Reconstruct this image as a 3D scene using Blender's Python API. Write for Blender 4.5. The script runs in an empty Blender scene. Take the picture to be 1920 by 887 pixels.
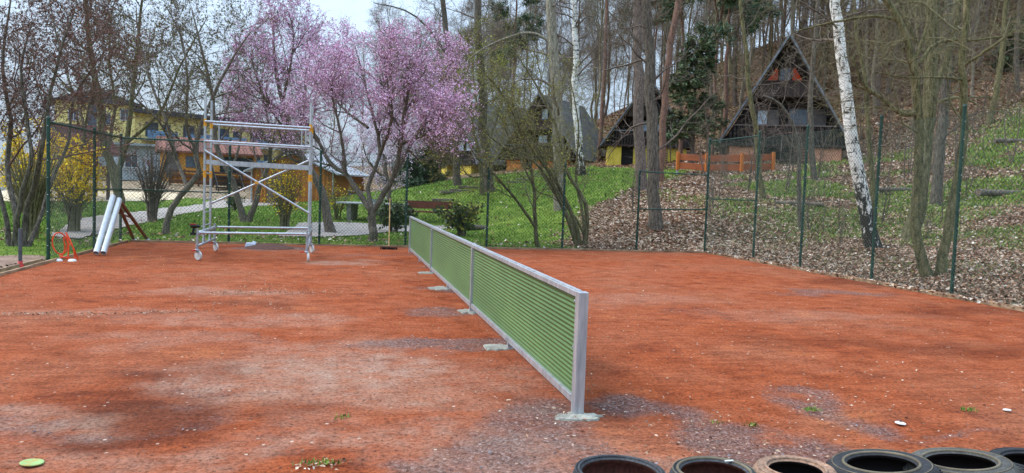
import bpy, math, random
import numpy as np
from mathutils import Vector, Matrix
random.seed(7); rng = np.random.default_rng(11)
S = bpy.context.scene
COL = S.collection
PI = math.pi
# ------------------------------------------------------------------ camera
F, YAW, PITCH, ROLL = 1417.0, .2242, .0592, .0365
CAM = np.array([-1.6019, -4.8327, 1.497])
_c, _s = math.cos(YAW), math.sin(YAW)
_f0 = np.array([_s, _c, 0]); _r0 = np.array([_c, -_s, 0]); _u0 = np.array([0, 0, 1.])
FW = _f0*math.cos(PITCH) - _u0*math.sin(PITCH); _U = _u0*math.cos(PITCH) + _f0*math.sin(PITCH)
RT = _r0*math.cos(ROLL) + _U*math.sin(ROLL); UP = _U*math.cos(ROLL) - _r0*math.sin(ROLL)
cd = bpy.data.cameras.new('camera'); cam = bpy.data.objects.new('camera', cd); COL.objects.link(cam)
cam.matrix_world = Matrix(((RT[0], UP[0], -FW[0], CAM[0]), (RT[1], UP[1], -FW[1], CAM[1]), (RT[2], UP[2], -FW[2], CAM[2]), (0, 0, 0, 1)))
cd.sensor_width = 36; cd.lens = F/1920*36; cd.clip_start = .05; cd.clip_end = 3000
S.camera = cam
# ------------------------------------------------------------------ light
SUN_EL, SUN_AZ = math.radians(48), math.radians(-70)     # azimuth measured from +Y towards +X
w = bpy.data.worlds.new('World'); S.world = w; w.use_nodes = True
nt = w.node_tree; nt.nodes.clear()
out = nt.nodes.new('ShaderNodeOutputWorld'); bg = nt.nodes.new('ShaderNodeBackground')
sky = nt.nodes.new('ShaderNodeTexSky'); sky.sky_type = 'NISHITA'; sky.sun_disc = False
sky.sun_elevation = SUN_EL; sky.sun_rotation = SUN_AZ; sky.dust_density = 3.0; sky.air_density = 1.0; sky.ozone_density = 1.0
tc = nt.nodes.new('ShaderNodeTexCoord'); mp = nt.nodes.new('ShaderNodeMapping'); mp.inputs['Scale'].default_value = (1.5, 1.5, 4)
nz = nt.nodes.new('ShaderNodeTexNoise'); nz.inputs['Scale'].default_value = 2.2; nz.inputs['Detail'].default_value = 6; nz.inputs['Roughness'].default_value = .55
cr = nt.nodes.new('ShaderNodeValToRGB'); cr.color_ramp.elements[0].position = .3; cr.color_ramp.elements[1].position = .68
cr.color_ramp.elements[0].color = (.45, .45, .45, 1); cr.color_ramp.elements[1].color = (.92, .92, .92, 1)
mx = nt.nodes.new('ShaderNodeMixRGB'); mx.inputs[2].default_value = (4.9, 6.2, 7.8, 1)
nt.links.new(tc.outputs['Generated'], mp.inputs[0]); nt.links.new(mp.outputs[0], nz.inputs[0]); nt.links.new(nz.outputs[0], cr.inputs[0])
nt.links.new(cr.outputs[0], mx.inputs[0]); nt.links.new(sky.outputs[0], mx.inputs[1]); sx = nt.nodes.new('ShaderNodeSeparateXYZ'); nt.links.new(tc.outputs['Generated'], sx.inputs[0])
zr_ = nt.nodes.new('ShaderNodeMapRange'); zr_.inputs[1].default_value = 0; zr_.inputs[2].default_value = .9; zr_.inputs[3].default_value = .60; zr_.inputs[4].default_value = 2.8; nt.links.new(sx.outputs[2], zr_.inputs[0])
mz = nt.nodes.new('ShaderNodeMixRGB'); mz.blend_type = 'MULTIPLY'; mz.inputs[0].default_value = 1      # a clouded sky is brighter overhead than at the horizon
nt.links.new(mx.outputs[0], mz.inputs[1]); nt.links.new(zr_.outputs[0], mz.inputs[2]); nt.links.new(mz.outputs[0], bg.inputs[0])
bg.inputs[1].default_value = .11
nt.links.new(bg.outputs[0], out.inputs[0])
sd = bpy.data.lights.new('sun', 'SUN'); sd.energy = 1.5; sd.angle = math.radians(28); sd.color = (1, .95, .88)
so = bpy.data.objects.new('sun', sd); COL.objects.link(so)
_d = Vector((math.sin(SUN_AZ)*math.cos(SUN_EL), math.cos(SUN_AZ)*math.cos(SUN_EL), math.sin(SUN_EL)))
so.rotation_euler = _d.to_track_quat('Z', 'Y').to_euler()
S.view_settings.view_transform = 'Standard'; S.view_settings.look = 'None'; S.view_settings.gamma = 1
S.view_settings.use_curve_mapping = False
S.view_settings.exposure = 0.6
S.cycles.max_bounces = 6; S.cycles.transparent_max_bounces = 6
# ------------------------------------------------------------------ materials
def lin(h):
    if isinstance(h, str):
        v = [int(h[i:i+2], 16)/255 for i in (0, 2, 4)]
        return tuple((c/12.92 if c <= .04045 else ((c+.055)/1.055)**2.4) for c in v) + (1,)
    return tuple(h) + (1,)
MATS = {}
def mat(name, c1, c2=None, scale=8, rough=.8, bump=0, stretch=(1, 1, 1), metal=0, c3=None, detail=5, lo=.35, hi=.65, spec=.3, fine=0, trans=0):
    if name in MATS: return MATS[name]
    m = bpy.data.materials.new(name); m.use_nodes = True; n = m.node_tree; b = n.nodes['Principled BSDF']
    b.inputs['Roughness'].default_value = rough; b.inputs['Metallic'].default_value = metal
    b.inputs['Specular IOR Level'].default_value = spec
    c1 = lin(c1)
    if c2 is None:
        c2 = tuple(x*.72 for x in c1[:3]) + (1,)
    else: c2 = lin(c2)
    tc = n.nodes.new('ShaderNodeTexCoord'); mp = n.nodes.new('ShaderNodeMapping'); mp.inputs['Scale'].default_value = stretch
    nz = n.nodes.new('ShaderNodeTexNoise'); nz.inputs['Scale'].default_value = scale; nz.inputs['Detail'].default_value = detail; nz.inputs['Roughness'].default_value = .65
    cr = n.nodes.new('ShaderNodeValToRGB'); cr.color_ramp.elements[0].position = lo; cr.color_ramp.elements[1].position = hi
    cr.color_ramp.elements[0].color = c2; cr.color_ramp.elements[1].color = c1
    if c3 is not None:
        e = cr.color_ramp.elements.new((lo+hi)/2); e.color = lin(c3)
    n.links.new(tc.outputs['Object'], mp.inputs[0]); n.links.new(mp.outputs[0], nz.inputs[0]); n.links.new(nz.outputs[0], cr.inputs[0])
    col = cr.outputs[0]
    if fine:
        n2 = n.nodes.new('ShaderNodeTexNoise'); n2.inputs['Scale'].default_value = fine; n2.inputs['Detail'].default_value = 2
        n.links.new(tc.outputs['Object'], n2.inputs[0])
        mr = n.nodes.new('ShaderNodeMapRange'); mr.inputs[1].default_value = .3; mr.inputs[2].default_value = .7; mr.inputs[3].default_value = .65; mr.inputs[4].default_value = 1.3
        n.links.new(n2.outputs[0], mr.inputs[0])
        mm = n.nodes.new('ShaderNodeMixRGB'); mm.blend_type = 'MULTIPLY'; mm.inputs[0].default_value = 1
        n.links.new(col, mm.inputs[1]); n.links.new(mr.outputs[0], mm.inputs[2]); col = mm.outputs[0]
    n.links.new(col, b.inputs['Base Color'])
    if bump:
        bp = n.nodes.new('ShaderNodeBump'); bp.inputs['Strength'].default_value = bump; bp.inputs['Distance'].default_value = .02
        n.links.new(nz.outputs[0], bp.inputs['Height']); n.links.new(bp.outputs[0], b.inputs['Normal'])
    MATS[name] = m; return m
def planks(name, c1, c2, width=.14, axis='X', rough=.75):
    """vertical or horizontal boards: each board its own tone, dark joint between"""
    if name in MATS: return MATS[name]
    m = mat(name, c1, c2, scale=3, rough=rough, bump=.3, stretch=(6, 6, 1) if axis == 'X' else (1, 1, 8)); n = m.node_tree; b = n.nodes['Principled BSDF']
    tc = [x for x in n.nodes if x.type == 'TEX_COORD'][0]; src = b.inputs['Base Color'].links[0].from_socket
    sp = n.nodes.new('ShaderNodeSeparateXYZ'); n.links.new(tc.outputs['Object'], sp.inputs[0])
    dv = n.nodes.new('ShaderNodeMath'); dv.operation = 'DIVIDE'; dv.inputs[1].default_value = width; n.links.new(sp.outputs[axis], dv.inputs[0])
    fl = n.nodes.new('ShaderNodeMath'); fl.operation = 'FLOOR'; n.links.new(dv.outputs[0], fl.inputs[0])
    wn = n.nodes.new('ShaderNodeTexWhiteNoise'); wn.noise_dimensions = '1D'; n.links.new(fl.outputs[0], wn.inputs['W'])
    mr = n.nodes.new('ShaderNodeMapRange'); mr.inputs[3].default_value = .6; mr.inputs[4].default_value = 1.25; n.links.new(wn.outputs[0], mr.inputs[0])
    fr = n.nodes.new('ShaderNodeMath'); fr.operation = 'FRACT'; n.links.new(dv.outputs[0], fr.inputs[0])
    gt = n.nodes.new('ShaderNodeMath'); gt.operation = 'GREATER_THAN'; gt.inputs[1].default_value = .1; n.links.new(fr.outputs[0], gt.inputs[0])
    mr2 = n.nodes.new('ShaderNodeMapRange'); mr2.inputs[3].default_value = .25; mr2.inputs[4].default_value = 1; n.links.new(gt.outputs[0], mr2.inputs[0])
    mu = n.nodes.new('ShaderNodeMath'); mu.operation = 'MULTIPLY'; n.links.new(mr.outputs[0], mu.inputs[0]); n.links.new(mr2.outputs[0], mu.inputs[1])
    mm = n.nodes.new('ShaderNodeMixRGB'); mm.blend_type = 'MULTIPLY'; mm.inputs[0].default_value = 1
    n.links.new(src, mm.inputs[1]); n.links.new(mu.outputs[0], mm.inputs[2]); n.links.new(mm.outputs[0], b.inputs['Base Color'])
    return m
M_bark = mat('bark_grey', '6f675c', '37322b', 5, .95, .6, (5, 5, 1), fine=30)
M_barkg = mat('bark_mossy', '726a55', '3a3427', 4, .95, .6, (5, 5, 1), c3='5a573a', fine=30)
M_barkp = mat('bark_pine', '7d6f66', '4c4039', 6, .95, .7, (4, 4, 1), fine=22)
M_barkr = mat('bark_red', '80604f', '54403a', 5, .95, .6, (4, 4, 1), fine=25)
M_barkd = mat('bark_dark', '7b7165', '4a4239', 5, .95, .5, (5, 5, 1), fine=30)
M_twig = mat('twig_brown', '75675c', '4d433c', 4, .9)
M_twigg = mat('twig_olive', '7d7758', '56513c', 4, .9)
M_twigr = mat('twig_red', '75584f', '503d39', 4, .9)
M_alu = mat('aluminium', 'bcc0c4', '989da3', 3, .35, .05, (8, 8, 1), metal=.45, spec=.5)
M_galv = mat('galvanised_steel', 'b4b8bc', '8e9399', 14, .42, .05, metal=.5)
M_green = mat('fence_green', '27473c', '16332b', 5, .45)
M_mesh = mat('mesh_green', '3d5045', '26382f', 5, .5)
M_wood = mat('raw_wood', 'b99b6c', '8a6c45', 4, .8, .2, (3, 3, 1))
M_board = mat('edging_board', 'a98d6f', '6b5442', 3, .9, .3, (1, 1, 4))
M_conc = mat('concrete', '98988c', '74726a', 6, .95, .5, fine=60)
M_black = mat('black_plastic', '1c1c1e', '111112', 6, .5)
M_red = mat('red_plastic', 'c22a22', '8e1d19', 6, .45)
M_orange = mat('orange_paint', 'e8532a', 'c53d1b', 6, .4)
M_yclip = mat('yellow_clip', 'e0a53a', 'c08523', 6, .5)
M_white = mat('white_plastic', 'd8d8d4', 'b5b5b0', 10, .5)
M_glass = mat('window_glass', '51616f', '2b3640', 2, .08, spec=.8)
M_skyglass = mat('window_glass_painted_sky', 'dbe7f3', '9db0c0', 3, .1, spec=.9)  # bright sky reflection painted into the pane colour
# ------------------------------------------------------------------ helpers
def tag(o, label=None, cat=None, group=None, kind=None):
    if label: o['label'] = label
    if cat: o['category'] = cat
    if group: o['group'] = group
    if kind: o['kind'] = kind
    return o
def empty(name, loc, label, cat, rz=0, group=None):
    o = bpy.data.objects.new(name, None); COL.objects.link(o); o.location = Vector(tuple(float(x) for x in loc)); o.rotation_euler = (0, 0, rz)
    o.empty_display_size = .2
    return tag(o, label, cat, group)
class MB:
    """collects vertices and faces, builds ONE mesh object"""
    def __init__(s): s.V = []; s.Fq = []; s.Ft = []; s.Mq = []; s.Mt = []; s.n = 0
    def add(s, v, f, mi=0):
        v = np.asarray(v, float).reshape(-1, 3); f = np.asarray(f, int)
        if len(f) == 0: return s
        s.V.append(v)
        if f.shape[1] == 4: s.Fq.append(f + s.n); s.Mq.append(np.full(len(f), mi) if np.isscalar(mi) else np.asarray(mi))
        else: s.Ft.append(f + s.n); s.Mt.append(np.full(len(f), mi) if np.isscalar(mi) else np.asarray(mi))
        s.n += len(v); return s
    def box(s, c, size, rot=None, mi=0, taper=1):
        hx, hy, hz = [a/2 for a in size]
        v = np.array([[x*hx*(taper if z > 0 else 1), y*hy*(taper if z > 0 else 1), z*hz] for z in (-1, 1) for y in (-1, 1) for x in (-1, 1)])
        if rot is not None: v = v @ np.array(rot).T
        v = v + np.asarray(c, float)
        return s.add(v, [[0, 2, 3, 1], [4, 5, 7, 6], [0, 1, 5, 4], [2, 6, 7, 3], [0, 4, 6, 2], [1, 3, 7, 5]], mi)
    def bar(s, a, b, wx, wy, mi=0, up=(0, 0, 1)):
        a = np.asarray(a, float); b = np.asarray(b, float); d = b-a; L = np.linalg.norm(d); d = d/L
        u = np.asarray(up, float)
        if abs(d@u) > .98: u = np.array([0, 1., 0])
        x = np.cross(u, d); x /= np.linalg.norm(x); y = np.cross(d, x)
        return s.box((a+b)/2, (wx, wy, L), np.stack([x, y, d], 1), mi)
    def tube(s, pts, r, k=8, mi=0, cap=True):
        P = np.asarray(pts, float)[None]; m = P.shape[1]
        R = np.broadcast_to(np.asarray(r, float), (m,))[None]
        v, f = tubes(P, R, k); s.add(v, f, mi)
        if cap:
            for e in (0, m-1):
                ring = v[e*k:(e+1)*k]; c = ring.mean(0)
                tri = [[k, (i+1) % k, i] if e == 0 else [k, i, (i+1) % k] for i in range(k)]
                s.add(np.vstack([ring, c]), tri, mi)
        return s
    def lathe(s, prof, c=(0, 0, 0), k=32, rot=None, mi=0, wob=None):
        prof = np.asarray(prof, float); n = len(prof); a = np.linspace(0, 2*PI, k, endpoint=False)
        v = np.stack([np.outer(np.cos(a), prof[:, 0]), np.outer(np.sin(a), prof[:, 0]), np.broadcast_to(prof[:, 1], (k, n))], -1).reshape(-1, 3)
        if rot is not None: v = v @ np.array(rot).T
        i, j = np.meshgrid(np.arange(k), np.arange(n-1), indexing='ij'); i2 = (i+1) % k
        f = np.stack([i*n+j, i2*n+j, i2*n+j+1, i*n+j+1], -1).reshape(-1, 4)
        return s.add(v + np.asarray(c, float), f, mi)
    def poly(s, pts, th, nrm, mi=0):
        """extruded polygon (fan), thickness th along nrm"""
        p = np.asarray(pts, float); n = len(p); q = p + np.asarray(nrm, float)*th
        tri = [[0, i, i+1] for i in range(1, n-1)]
        s.add(p, [t[::-1] for t in tri], mi); s.add(q, tri, mi)
        s.add(np.vstack([p, q]), [[i, (i+1) % n, n+(i+1) % n, n+i] for i in range(n)], mi); return s
    def build(s, name, mats, parent=None, smooth=False, bevel=0):
        me = bpy.data.meshes.new(name)
        if not isinstance(mats, (list, tuple)): mats = [mats]
        for m in mats: me.materials.append(m)
        V = np.vstack(s.V).astype(np.float32)
        fl = []; ls = []; mi = []; cur = 0
        for arr, ma, k in ((s.Fq, s.Mq, 4), (s.Ft, s.Mt, 3)):
            if arr:
                f = np.vstack(arr); fl.append(f.ravel()); ls.append(cur + np.arange(len(f))*k); cur += f.size; mi.append(np.concatenate(ma))
        fl = np.concatenate(fl).astype(np.int32); ls = np.concatenate(ls).astype(np.int32); mi = np.concatenate(mi).astype(np.int32)
        me.vertices.add(len(V)); me.vertices.foreach_set('co', V.ravel())
        me.loops.add(len(fl)); me.loops.foreach_set('vertex_index', fl)
        me.polygons.add(len(ls)); me.polygons.foreach_set('loop_start', ls)
        me.polygons.foreach_set('material_index', mi)
        me.polygons.foreach_set('use_smooth', np.full(len(ls), bool(smooth)))
        me.update(calc_edges=True); me.validate()
        o = bpy.data.objects.new(name, me); COL.objects.link(o)
        if parent is not None: o.parent = parent
        if bevel:
            b = o.modifiers.new('bevel', 'BEVEL'); b.width = bevel; b.segments = 2; b.limit_method = 'ANGLE'
        return o
def tubes(P, R, k):
    """P (N,m,3), R (N,m) -> verts, quads ; continuous tubes"""
    N, m, _ = P.shape
    T = np.empty_like(P); T[:, 1:-1] = P[:, 2:]-P[:, :-2]; T[:, 0] = P[:, 1]-P[:, 0]; T[:, -1] = P[:, -1]-P[:, -2]
    T /= np.linalg.norm(T, axis=2, keepdims=True)+1e-9
    A = P[:, -1]-P[:, 0]; A /= np.linalg.norm(A, axis=1, keepdims=True)+1e-9
    ref = np.where(np.abs(A[:, 2:3]) > .8, np.array([[1., 0, 0]]), np.array([[0, 0, 1.]]))
    ref = np.broadcast_to(ref[:, None], P.shape)
    X = np.cross(ref, T); X /= np.linalg.norm(X, axis=2, keepdims=True)+1e-9; Y = np.cross(T, X)
    a = np.linspace(0, 2*PI, k, endpoint=False)
    V = P[:, :, None] + R[:, :, None, None]*(X[:, :, None]*np.cos(a)[None, None, :, None] + Y[:, :, None]*np.sin(a)[None, None, :, None])
    i, j, q = np.meshgrid(np.arange(N), np.arange(m-1), np.arange(k), indexing='ij'); q2 = (q+1) % k
    b = i*m*k + j*k
    f = np.stack([b+q, b+q2, b+k+q2, b+k+q], -1).reshape(-1, 4)
    return V.reshape(-1, 3), f
def cards(C, size, aspect=1.0, flat=0.0, curl=0.0):
    """randomly turned small quads at C"""
    n = len(C); s = (np.asarray(size)*np.ones(n))[:, None]
    a = rng.normal(size=(n, 3)); a[:, 2] *= (1-flat); a /= np.linalg.norm(a, axis=1, keepdims=True)+1e-9
    b = rng.normal(size=(n, 3)); b[:, 2] *= (1-flat); b -= (b*a).sum(1, keepdims=True)*a; b /= np.linalg.norm(b, axis=1, keepdims=True)+1e-9
    a = a*s*aspect/2; b = b*s/2
    V = np.stack([C-a, C-b*.8+a*.1, C+a, C+b*.8-a*.1], 1)
    if curl: V[:, 1, 2] += curl*s[:, 0]*rng.random(n); V[:, 3, 2] += curl*s[:, 0]*rng.random(n)
    return V.reshape(-1, 3), np.arange(4*n).reshape(n, 4)
# ------------------------------------------------------------------ terrain height
def world_px(px, py, D):
    return CAM + (FW*F + RT*(px-960) - UP*(py-443.5))/F*D
ctrl = []
def cp(px, py, D): p = world_px(px, py, D); ctrl.append(p)
for a in [(1467, 305, 38), (1340, 315, 37), (1590, 300, 38), (1207, 311, 50), (1140, 312, 50), (1000, 318, 54), (870, 328, 56), (800, 340, 60), (1088, 330, 40),
          (915, 352, 38), (857, 352, 38), (1202, 358, 31), (1242, 342, 35), (1228, 421, 22.5), (1710, 455, 19.5), (1755, 385, 26), (1640, 465, 18),
          (1755, 512, 14.6), (1480, 330, 33), (1900, 240, 36), (1700, 200, 48), (1600, 60, 72), (1400, 100, 78), (1100, 245, 72), (1250, 170, 84), (1900, 20, 62), (1780, 60, 66),
          (700, 345, 62), (805, 433, 30), (700, 420, 30), (870, 442, 27), (780, 398, 34), (950, 445, 25), (620, 395, 38), (1900, 400, 22), (1900, 480, 16.5), (1000, 285, 90), (850, 318, 90), (1130, 252, 90), (1300, 190, 92), (1000, 300, 115), (800, 335, 115), (1450, 95, 95), (1600, 25, 90), (1250, 240, 130), (1000, 312, 135), (700, 342, 110), (400, 338, 62), (500, 345, 62), (300, 340, 64), (1400, 440, 22), (1550, 440, 21), (1600, 360, 28), (1300, 380, 26)]: cp(*a)
C0 = np.array(ctrl)
extra = [(x, y, 0) for x in (-12, -8, -4, 0, 4) for y in (-8, -2, 4, 10, 16)] + [(-12, 30, 0), (-20, 30, 0), (-6, 30, 0), (0, 27, .05), (-18, 46, .15), (-6, 46, .1), (-30, 46, .2), (-30, 20, 0), (-30, -10, 0),
         (8.8, 14.5, .12), (8.8, 9, .1), (9, 4, .12), (9, -5, .1), (6, 17, .1), (12, -5, .6), (20, 0, 4), (30, 0, 8), (60, 0, 18), (60, 40, 22), (62, 80, 24), (-30, 110, 3), (-60, 110, 2),
         (-60, 60, 1), (-60, 0, 0), (-40, -60, 0), (0, -60, 0), (60, -60, 14), (0, 150, 5), (85, 150, 20), (-80, 150, 2), (-80, -80, 0), (90, 60, 27), (-35, 66, 1.3), (-22, 80, 1.4)]
CT = np.vstack([C0, np.array(extra, float)])
def _phi(r2): return np.where(r2 > 1e-9, .5*r2*np.log(r2+1e-12), 0)
_n = len(CT); _D2 = ((CT[:, None, :2]-CT[None, :, :2])**2).sum(2)
_A = np.zeros((_n+3, _n+3)); _A[:_n, :_n] = _phi(_D2) + np.eye(_n)*.6; _A[:_n, _n] = 1; _A[:_n, _n+1:] = CT[:, :2]; _A[_n, :_n] = 1; _A[_n+1:, :_n] = CT[:, :2].T
_wt = np.linalg.solve(_A, np.concatenate([CT[:, 2], [0, 0, 0]]))
def sstep(e0, e1, x): t = np.clip((x-e0)/(e1-e0), 0, 1); return t*t*(3-2*t)
def vnoise(x, y, seed=0):
    xi = np.floor(x).astype(int); yi = np.floor(y).astype(int); fx = x-xi; fy = y-yi; fx = fx*fx*(3-2*fx); fy = fy*fy*(3-2*fy)
    def h(a, b):
        v = np.sin(a*127.1+b*311.7+seed*74.7)*43758.5453; return v-np.floor(v)
    return (h(xi, yi)*(1-fx)+h(xi+1, yi)*fx)*(1-fy)+(h(xi, yi+1)*(1-fx)+h(xi+1, yi+1)*fx)*fy
def fbm(x, y, seed=0, o=4):
    t = 0; a = .5; s = 0
    for i in range(o): t = t+a*vnoise(x*2**i, y*2**i, seed+i); s += a; a *= .5
    return t/s
XL, XR, YF = -6.4, 8.35, 14.3
def H(x, y):
    x = np.asarray(x, float); y = np.asarray(y, float)
    xc = np.clip(x, -90, 95); yc = np.clip(y, -90, 160)
    d2 = (xc[..., None]-CT[:, 0])**2 + (yc[..., None]-CT[:, 1])**2
    z = (_phi(d2)*_wt[:_n]).sum(-1) + _wt[_n] + _wt[_n+1]*xc + _wt[_n+2]*yc
    z = np.maximum(z, -.05) + (fbm(x*.6, y*.6, 3)-.5)*.14*sstep(1, 6, np.hypot(np.maximum(0, np.maximum(XL-x, x-XR)), np.maximum(0, y-YF)))
    dx = np.maximum(0, np.maximum(XL-x, x-XR)); dy = np.maximum(0, y-YF); dd = np.hypot(dx, dy)
    return z*sstep(.1, 2.2, dd) + (-.03)*(1-sstep(0, .5, dd)) + .02*sstep(.2, .6, dd)
def ground_at(px, py):
    """point where the sight line of the photograph meets the terrain"""
    d = (FW*F + RT*(px-960) - UP*(py-443.5))/F
    t = np.concatenate([np.arange(3, 60, .1), np.arange(60, 140, .3)]); p = CAM+d[None]*t[:, None]; g = p[:, 2]-H(p[:, 0], p[:, 1])
    i = np.argmax(g < 0)
    if g[i] >= 0: i = len(t)-1
    return np.array([p[i, 0], p[i, 1], float(H(p[i, 0], p[i, 1]))]), float(t[i])
def foot(px, D):
    """terrain point below image column px at depth D"""
    p = world_px(px, 360, D); return np.array([p[0], p[1], float(H(p[0], p[1]))])
# leaf litter / grass boundary, a line on the ground
_b = np.array([ground_at(*a)[0][:2] for a in [(955, 466), (975, 435), (1040, 400), (1110, 380), (1165, 352), (1215, 335), (1290, 320)]])
_o = np.argsort(_b[:, 1]); _b = _b[_o]
def litter(x, y):
    xb = np.interp(y, _b[:, 1], _b[:, 0])+1.7; xb = np.where(y > _b[-1, 1], _b[-1, 0]-np.maximum(0, y-_b[-1, 1]-14)*5, xb)
    n = (fbm(x*.5, y*.5, 9)-.5)*2.4
    return sstep(-1.2, 1.2, x-xb+n)
def greenish(x, y):
    """green tint among the litter on the right-hand slope"""
    return sstep(.40, .60, fbm(x*.33, y*.33, 21))*sstep(9, 13, x)*(1-sstep(22, 30, y))
# terrain mesh
def axis(lo, a, b, hi, fine):
    m = np.arange(a, b, fine); l = a-np.cumsum(np.geomspace(fine, 60, 26)); r = b+np.cumsum(np.geomspace(fine, 60, 26))
    return np.concatenate([l[::-1], m, r])
gx = axis(0, -40, 60, 0, .7); gy = axis(0, -12, 100, 0, .7)
GX, GY = np.meshgrid(gx, gy); GZ = np.vstack([H(GX[i:i+20].ravel(), GY[i:i+20].ravel()).reshape(-1, GX.shape[1]) for i in range(0, len(gy), 20)])
def grid_faces(ny, nx):
    i, j = np.meshgrid(np.arange(ny-1), np.arange(nx-1), indexing='ij'); b = (i*nx+j).ravel()
    return np.stack([b, b+1, b+nx+1, b+nx], 1)
def set_attr(o, name, vals):
    at = o.data.attributes.new(name, 'FLOAT', 'POINT'); at.data.foreach_set('value', np.asarray(vals, np.float32).ravel())
def ramp(n, stops, src):
    cr = n.nodes.new('ShaderNodeValToRGB'); el = cr.color_ramp.elements
    while len(el) > 1: el.remove(el[0])
    el[0].position = stops[0][0]; el[0].color = lin(stops[0][1])
    for p, c in stops[1:]: e = el.new(p); e.color = lin(c)
    n.links.new(src, cr.inputs[0]); return cr.outputs[0]
def noise(n, scale, detail=4, rough=.6, vec=None):
    z = n.nodes.new('ShaderNodeTexNoise'); z.inputs['Scale'].default_value = scale; z.inputs['Detail'].default_value = detail; z.inputs['Roughness'].default_value = rough
    n.links.new(vec, z.inputs[0]); return z.outputs[0]
def mixc(n, fac, a, b, mode='MIX'):
    m = n.nodes.new('ShaderNodeMixRGB'); m.blend_type = mode
    for i, v in ((0, fac), (1, a), (2, b)):
        if isinstance(v, (int, float)): m.inputs[i].default_value = v
        elif isinstance(v, (tuple, str)): m.inputs[i].default_value = lin(v)
        else: n.links.new(v, m.inputs[i])
    return m.outputs[0]
def math_(n, op, a, b):
    m = n.nodes.new('ShaderNodeMath'); m.operation = op; m.use_clamp = False
    for i, v in ((0, a), (1, b)):
        if isinstance(v, (int, float)): m.inputs[i].default_value = v
        else: n.links.new(v, m.inputs[i])
    return m.outputs[0]
def attr(n, name):
    a = n.nodes.new('ShaderNodeAttribute'); a.attribute_name = name; return a.outputs['Fac']
def ground_material():
    m = bpy.data.materials.new('ground_cover'); m.use_nodes = True; n = m.node_tree; b = n.nodes['Principled BSDF']
    b.inputs['Roughness'].default_value = .95; b.inputs['Specular IOR Level'].default_value = .1
    tc = n.nodes.new('ShaderNodeTexCoord').outputs['Object']
    grass = ramp(n, [(.3, '4a5e22'), (.5, '6a8330'), (.7, '93a547')], noise(n, 1.3, 8, .75, tc))
    grass = mixc(n, .6, grass, ramp(n, [(.3, '3a3a3a'), (.7, 'ffffff')], noise(n, 24, 3, .7, tc)), 'MULTIPLY')
    dry = ramp(n, [(.35, '8a7f4e'), (.65, '6a7a35')], noise(n, 6, 5, .7, tc))
    grass = mixc(n, ramp(n, [(.5, '000000'), (.7, 'aaaaaa')], noise(n, .35, 4, .6, tc)), grass, dry)
    vo = n.nodes.new('ShaderNodeTexVoronoi'); vo.inputs['Scale'].default_value = 11; n.links.new(tc, vo.inputs[0])
    sp = n.nodes.new('ShaderNodeSeparateColor'); n.links.new(vo.outputs['Color'], sp.inputs[0])
    leaf = ramp(n, [(0, '4a3b31'), (.3, '77604f'), (.55, '998070'), (.8, 'b59d89'), (1, 'd6cabd')], sp.outputs[0])
    leaf = mixc(n, .55, leaf, ramp(n, [(.3, '504038'), (.65, 'ffffff')], noise(n, 3, 6, .75, tc)), 'MULTIPLY')
    red = mixc(n, .6, leaf, 'b07a60', 'MULTIPLY')
    leaf = mixc(n, attr(n, 'far'), leaf, red)
    gl = mixc(n, math_(n, 'MULTIPLY', attr(n, 'green'), math_(n, 'GREATER_THAN', noise(n, 7, 5, .7, tc), .47)), leaf, grass)
    edge = math_(n, 'ADD', attr(n, 'litter'), math_(n, 'MULTIPLY', math_(n, 'SUBTRACT', noise(n, 5, 5, .7, tc), .5), .9))
    fac = n.nodes.new('ShaderNodeMapRange'); fac.inputs[1].default_value = .4; fac.inputs[2].default_value = .6; n.links.new(edge, fac.inputs[0])
    col = mixc(n, fac.outputs[0], grass, gl)
    n.links.new(col, b.inputs['Base Color'])
    bp = n.nodes.new('ShaderNodeBump'); bp.inputs['Strength'].default_value = .8; bp.inputs['Distance'].default_value = .05
    n.links.new(noise(n, 12, 6, .75, tc), bp.inputs['Height']); n.links.new(bp.outputs[0], b.inputs['Normal'])
    return m
t = MB().add(np.stack([GX, GY, GZ], -1).reshape(-1, 3), grid_faces(len(gy), len(gx))).build('ground', ground_material(), smooth=True)
tag(t, kind='structure')
set_attr(t, 'litter', litter(GX, GY)); set_attr(t, 'green', greenish(GX, GY)*.85+.22)
set_attr(t, 'far', sstep(26, 44, GX*.6+GY*.7))
# ------------------------------------------------------------------ clay court
def g0(px, py, z=0):
    d = FW*F + RT*(px-960) - UP*(py-443.5); k = (z-CAM[2])/d[2]; return CAM+d*k
cx_ = np.arange(XL, XR+.01, .09); cy_ = np.arange(-9, YF+.01, .09)
CX, CY = np.meshgrid(cx_, cy_)
def blob(lst, warp=.55, sc=1.1, seed=5):
    out = np.zeros_like(CX)
    wx = CX+(fbm(CX*sc, CY*sc, seed)-.5)*2*warp; wy = CY+(fbm(CX*sc, CY*sc, seed+17)-.5)*2*warp
    for px, py, rx, ry, s in lst:
        c = g0(px, py); d = np.hypot((wx-c[0])/rx, (wy-c[1])/ry); out = np.maximum(out, s*(1-sstep(.45, 1.15, d)))
    return out
gravel = blob([(520, 466, 1.3, .7, .9), (800, 478, 1.0, .7, .75), (840, 500, .8, .6, .6), (850, 542, .8, .5, .75), (850, 585, .9, .5, .8), (830, 640, 1.1, .42, .95), (930, 655, .6, .4, .8), (1820, 820, .3, .1, .6), (1560, 550, 1.5, .55, .7), (1460, 548, .9, .4, .4), (45, 820, .5, .3, .5), (330, 790, .45, .3, .4), (400, 760, .4, .25, .4), (800, 885, .4, .2, .8), (690, 480, .8, .5, .5)])
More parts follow.
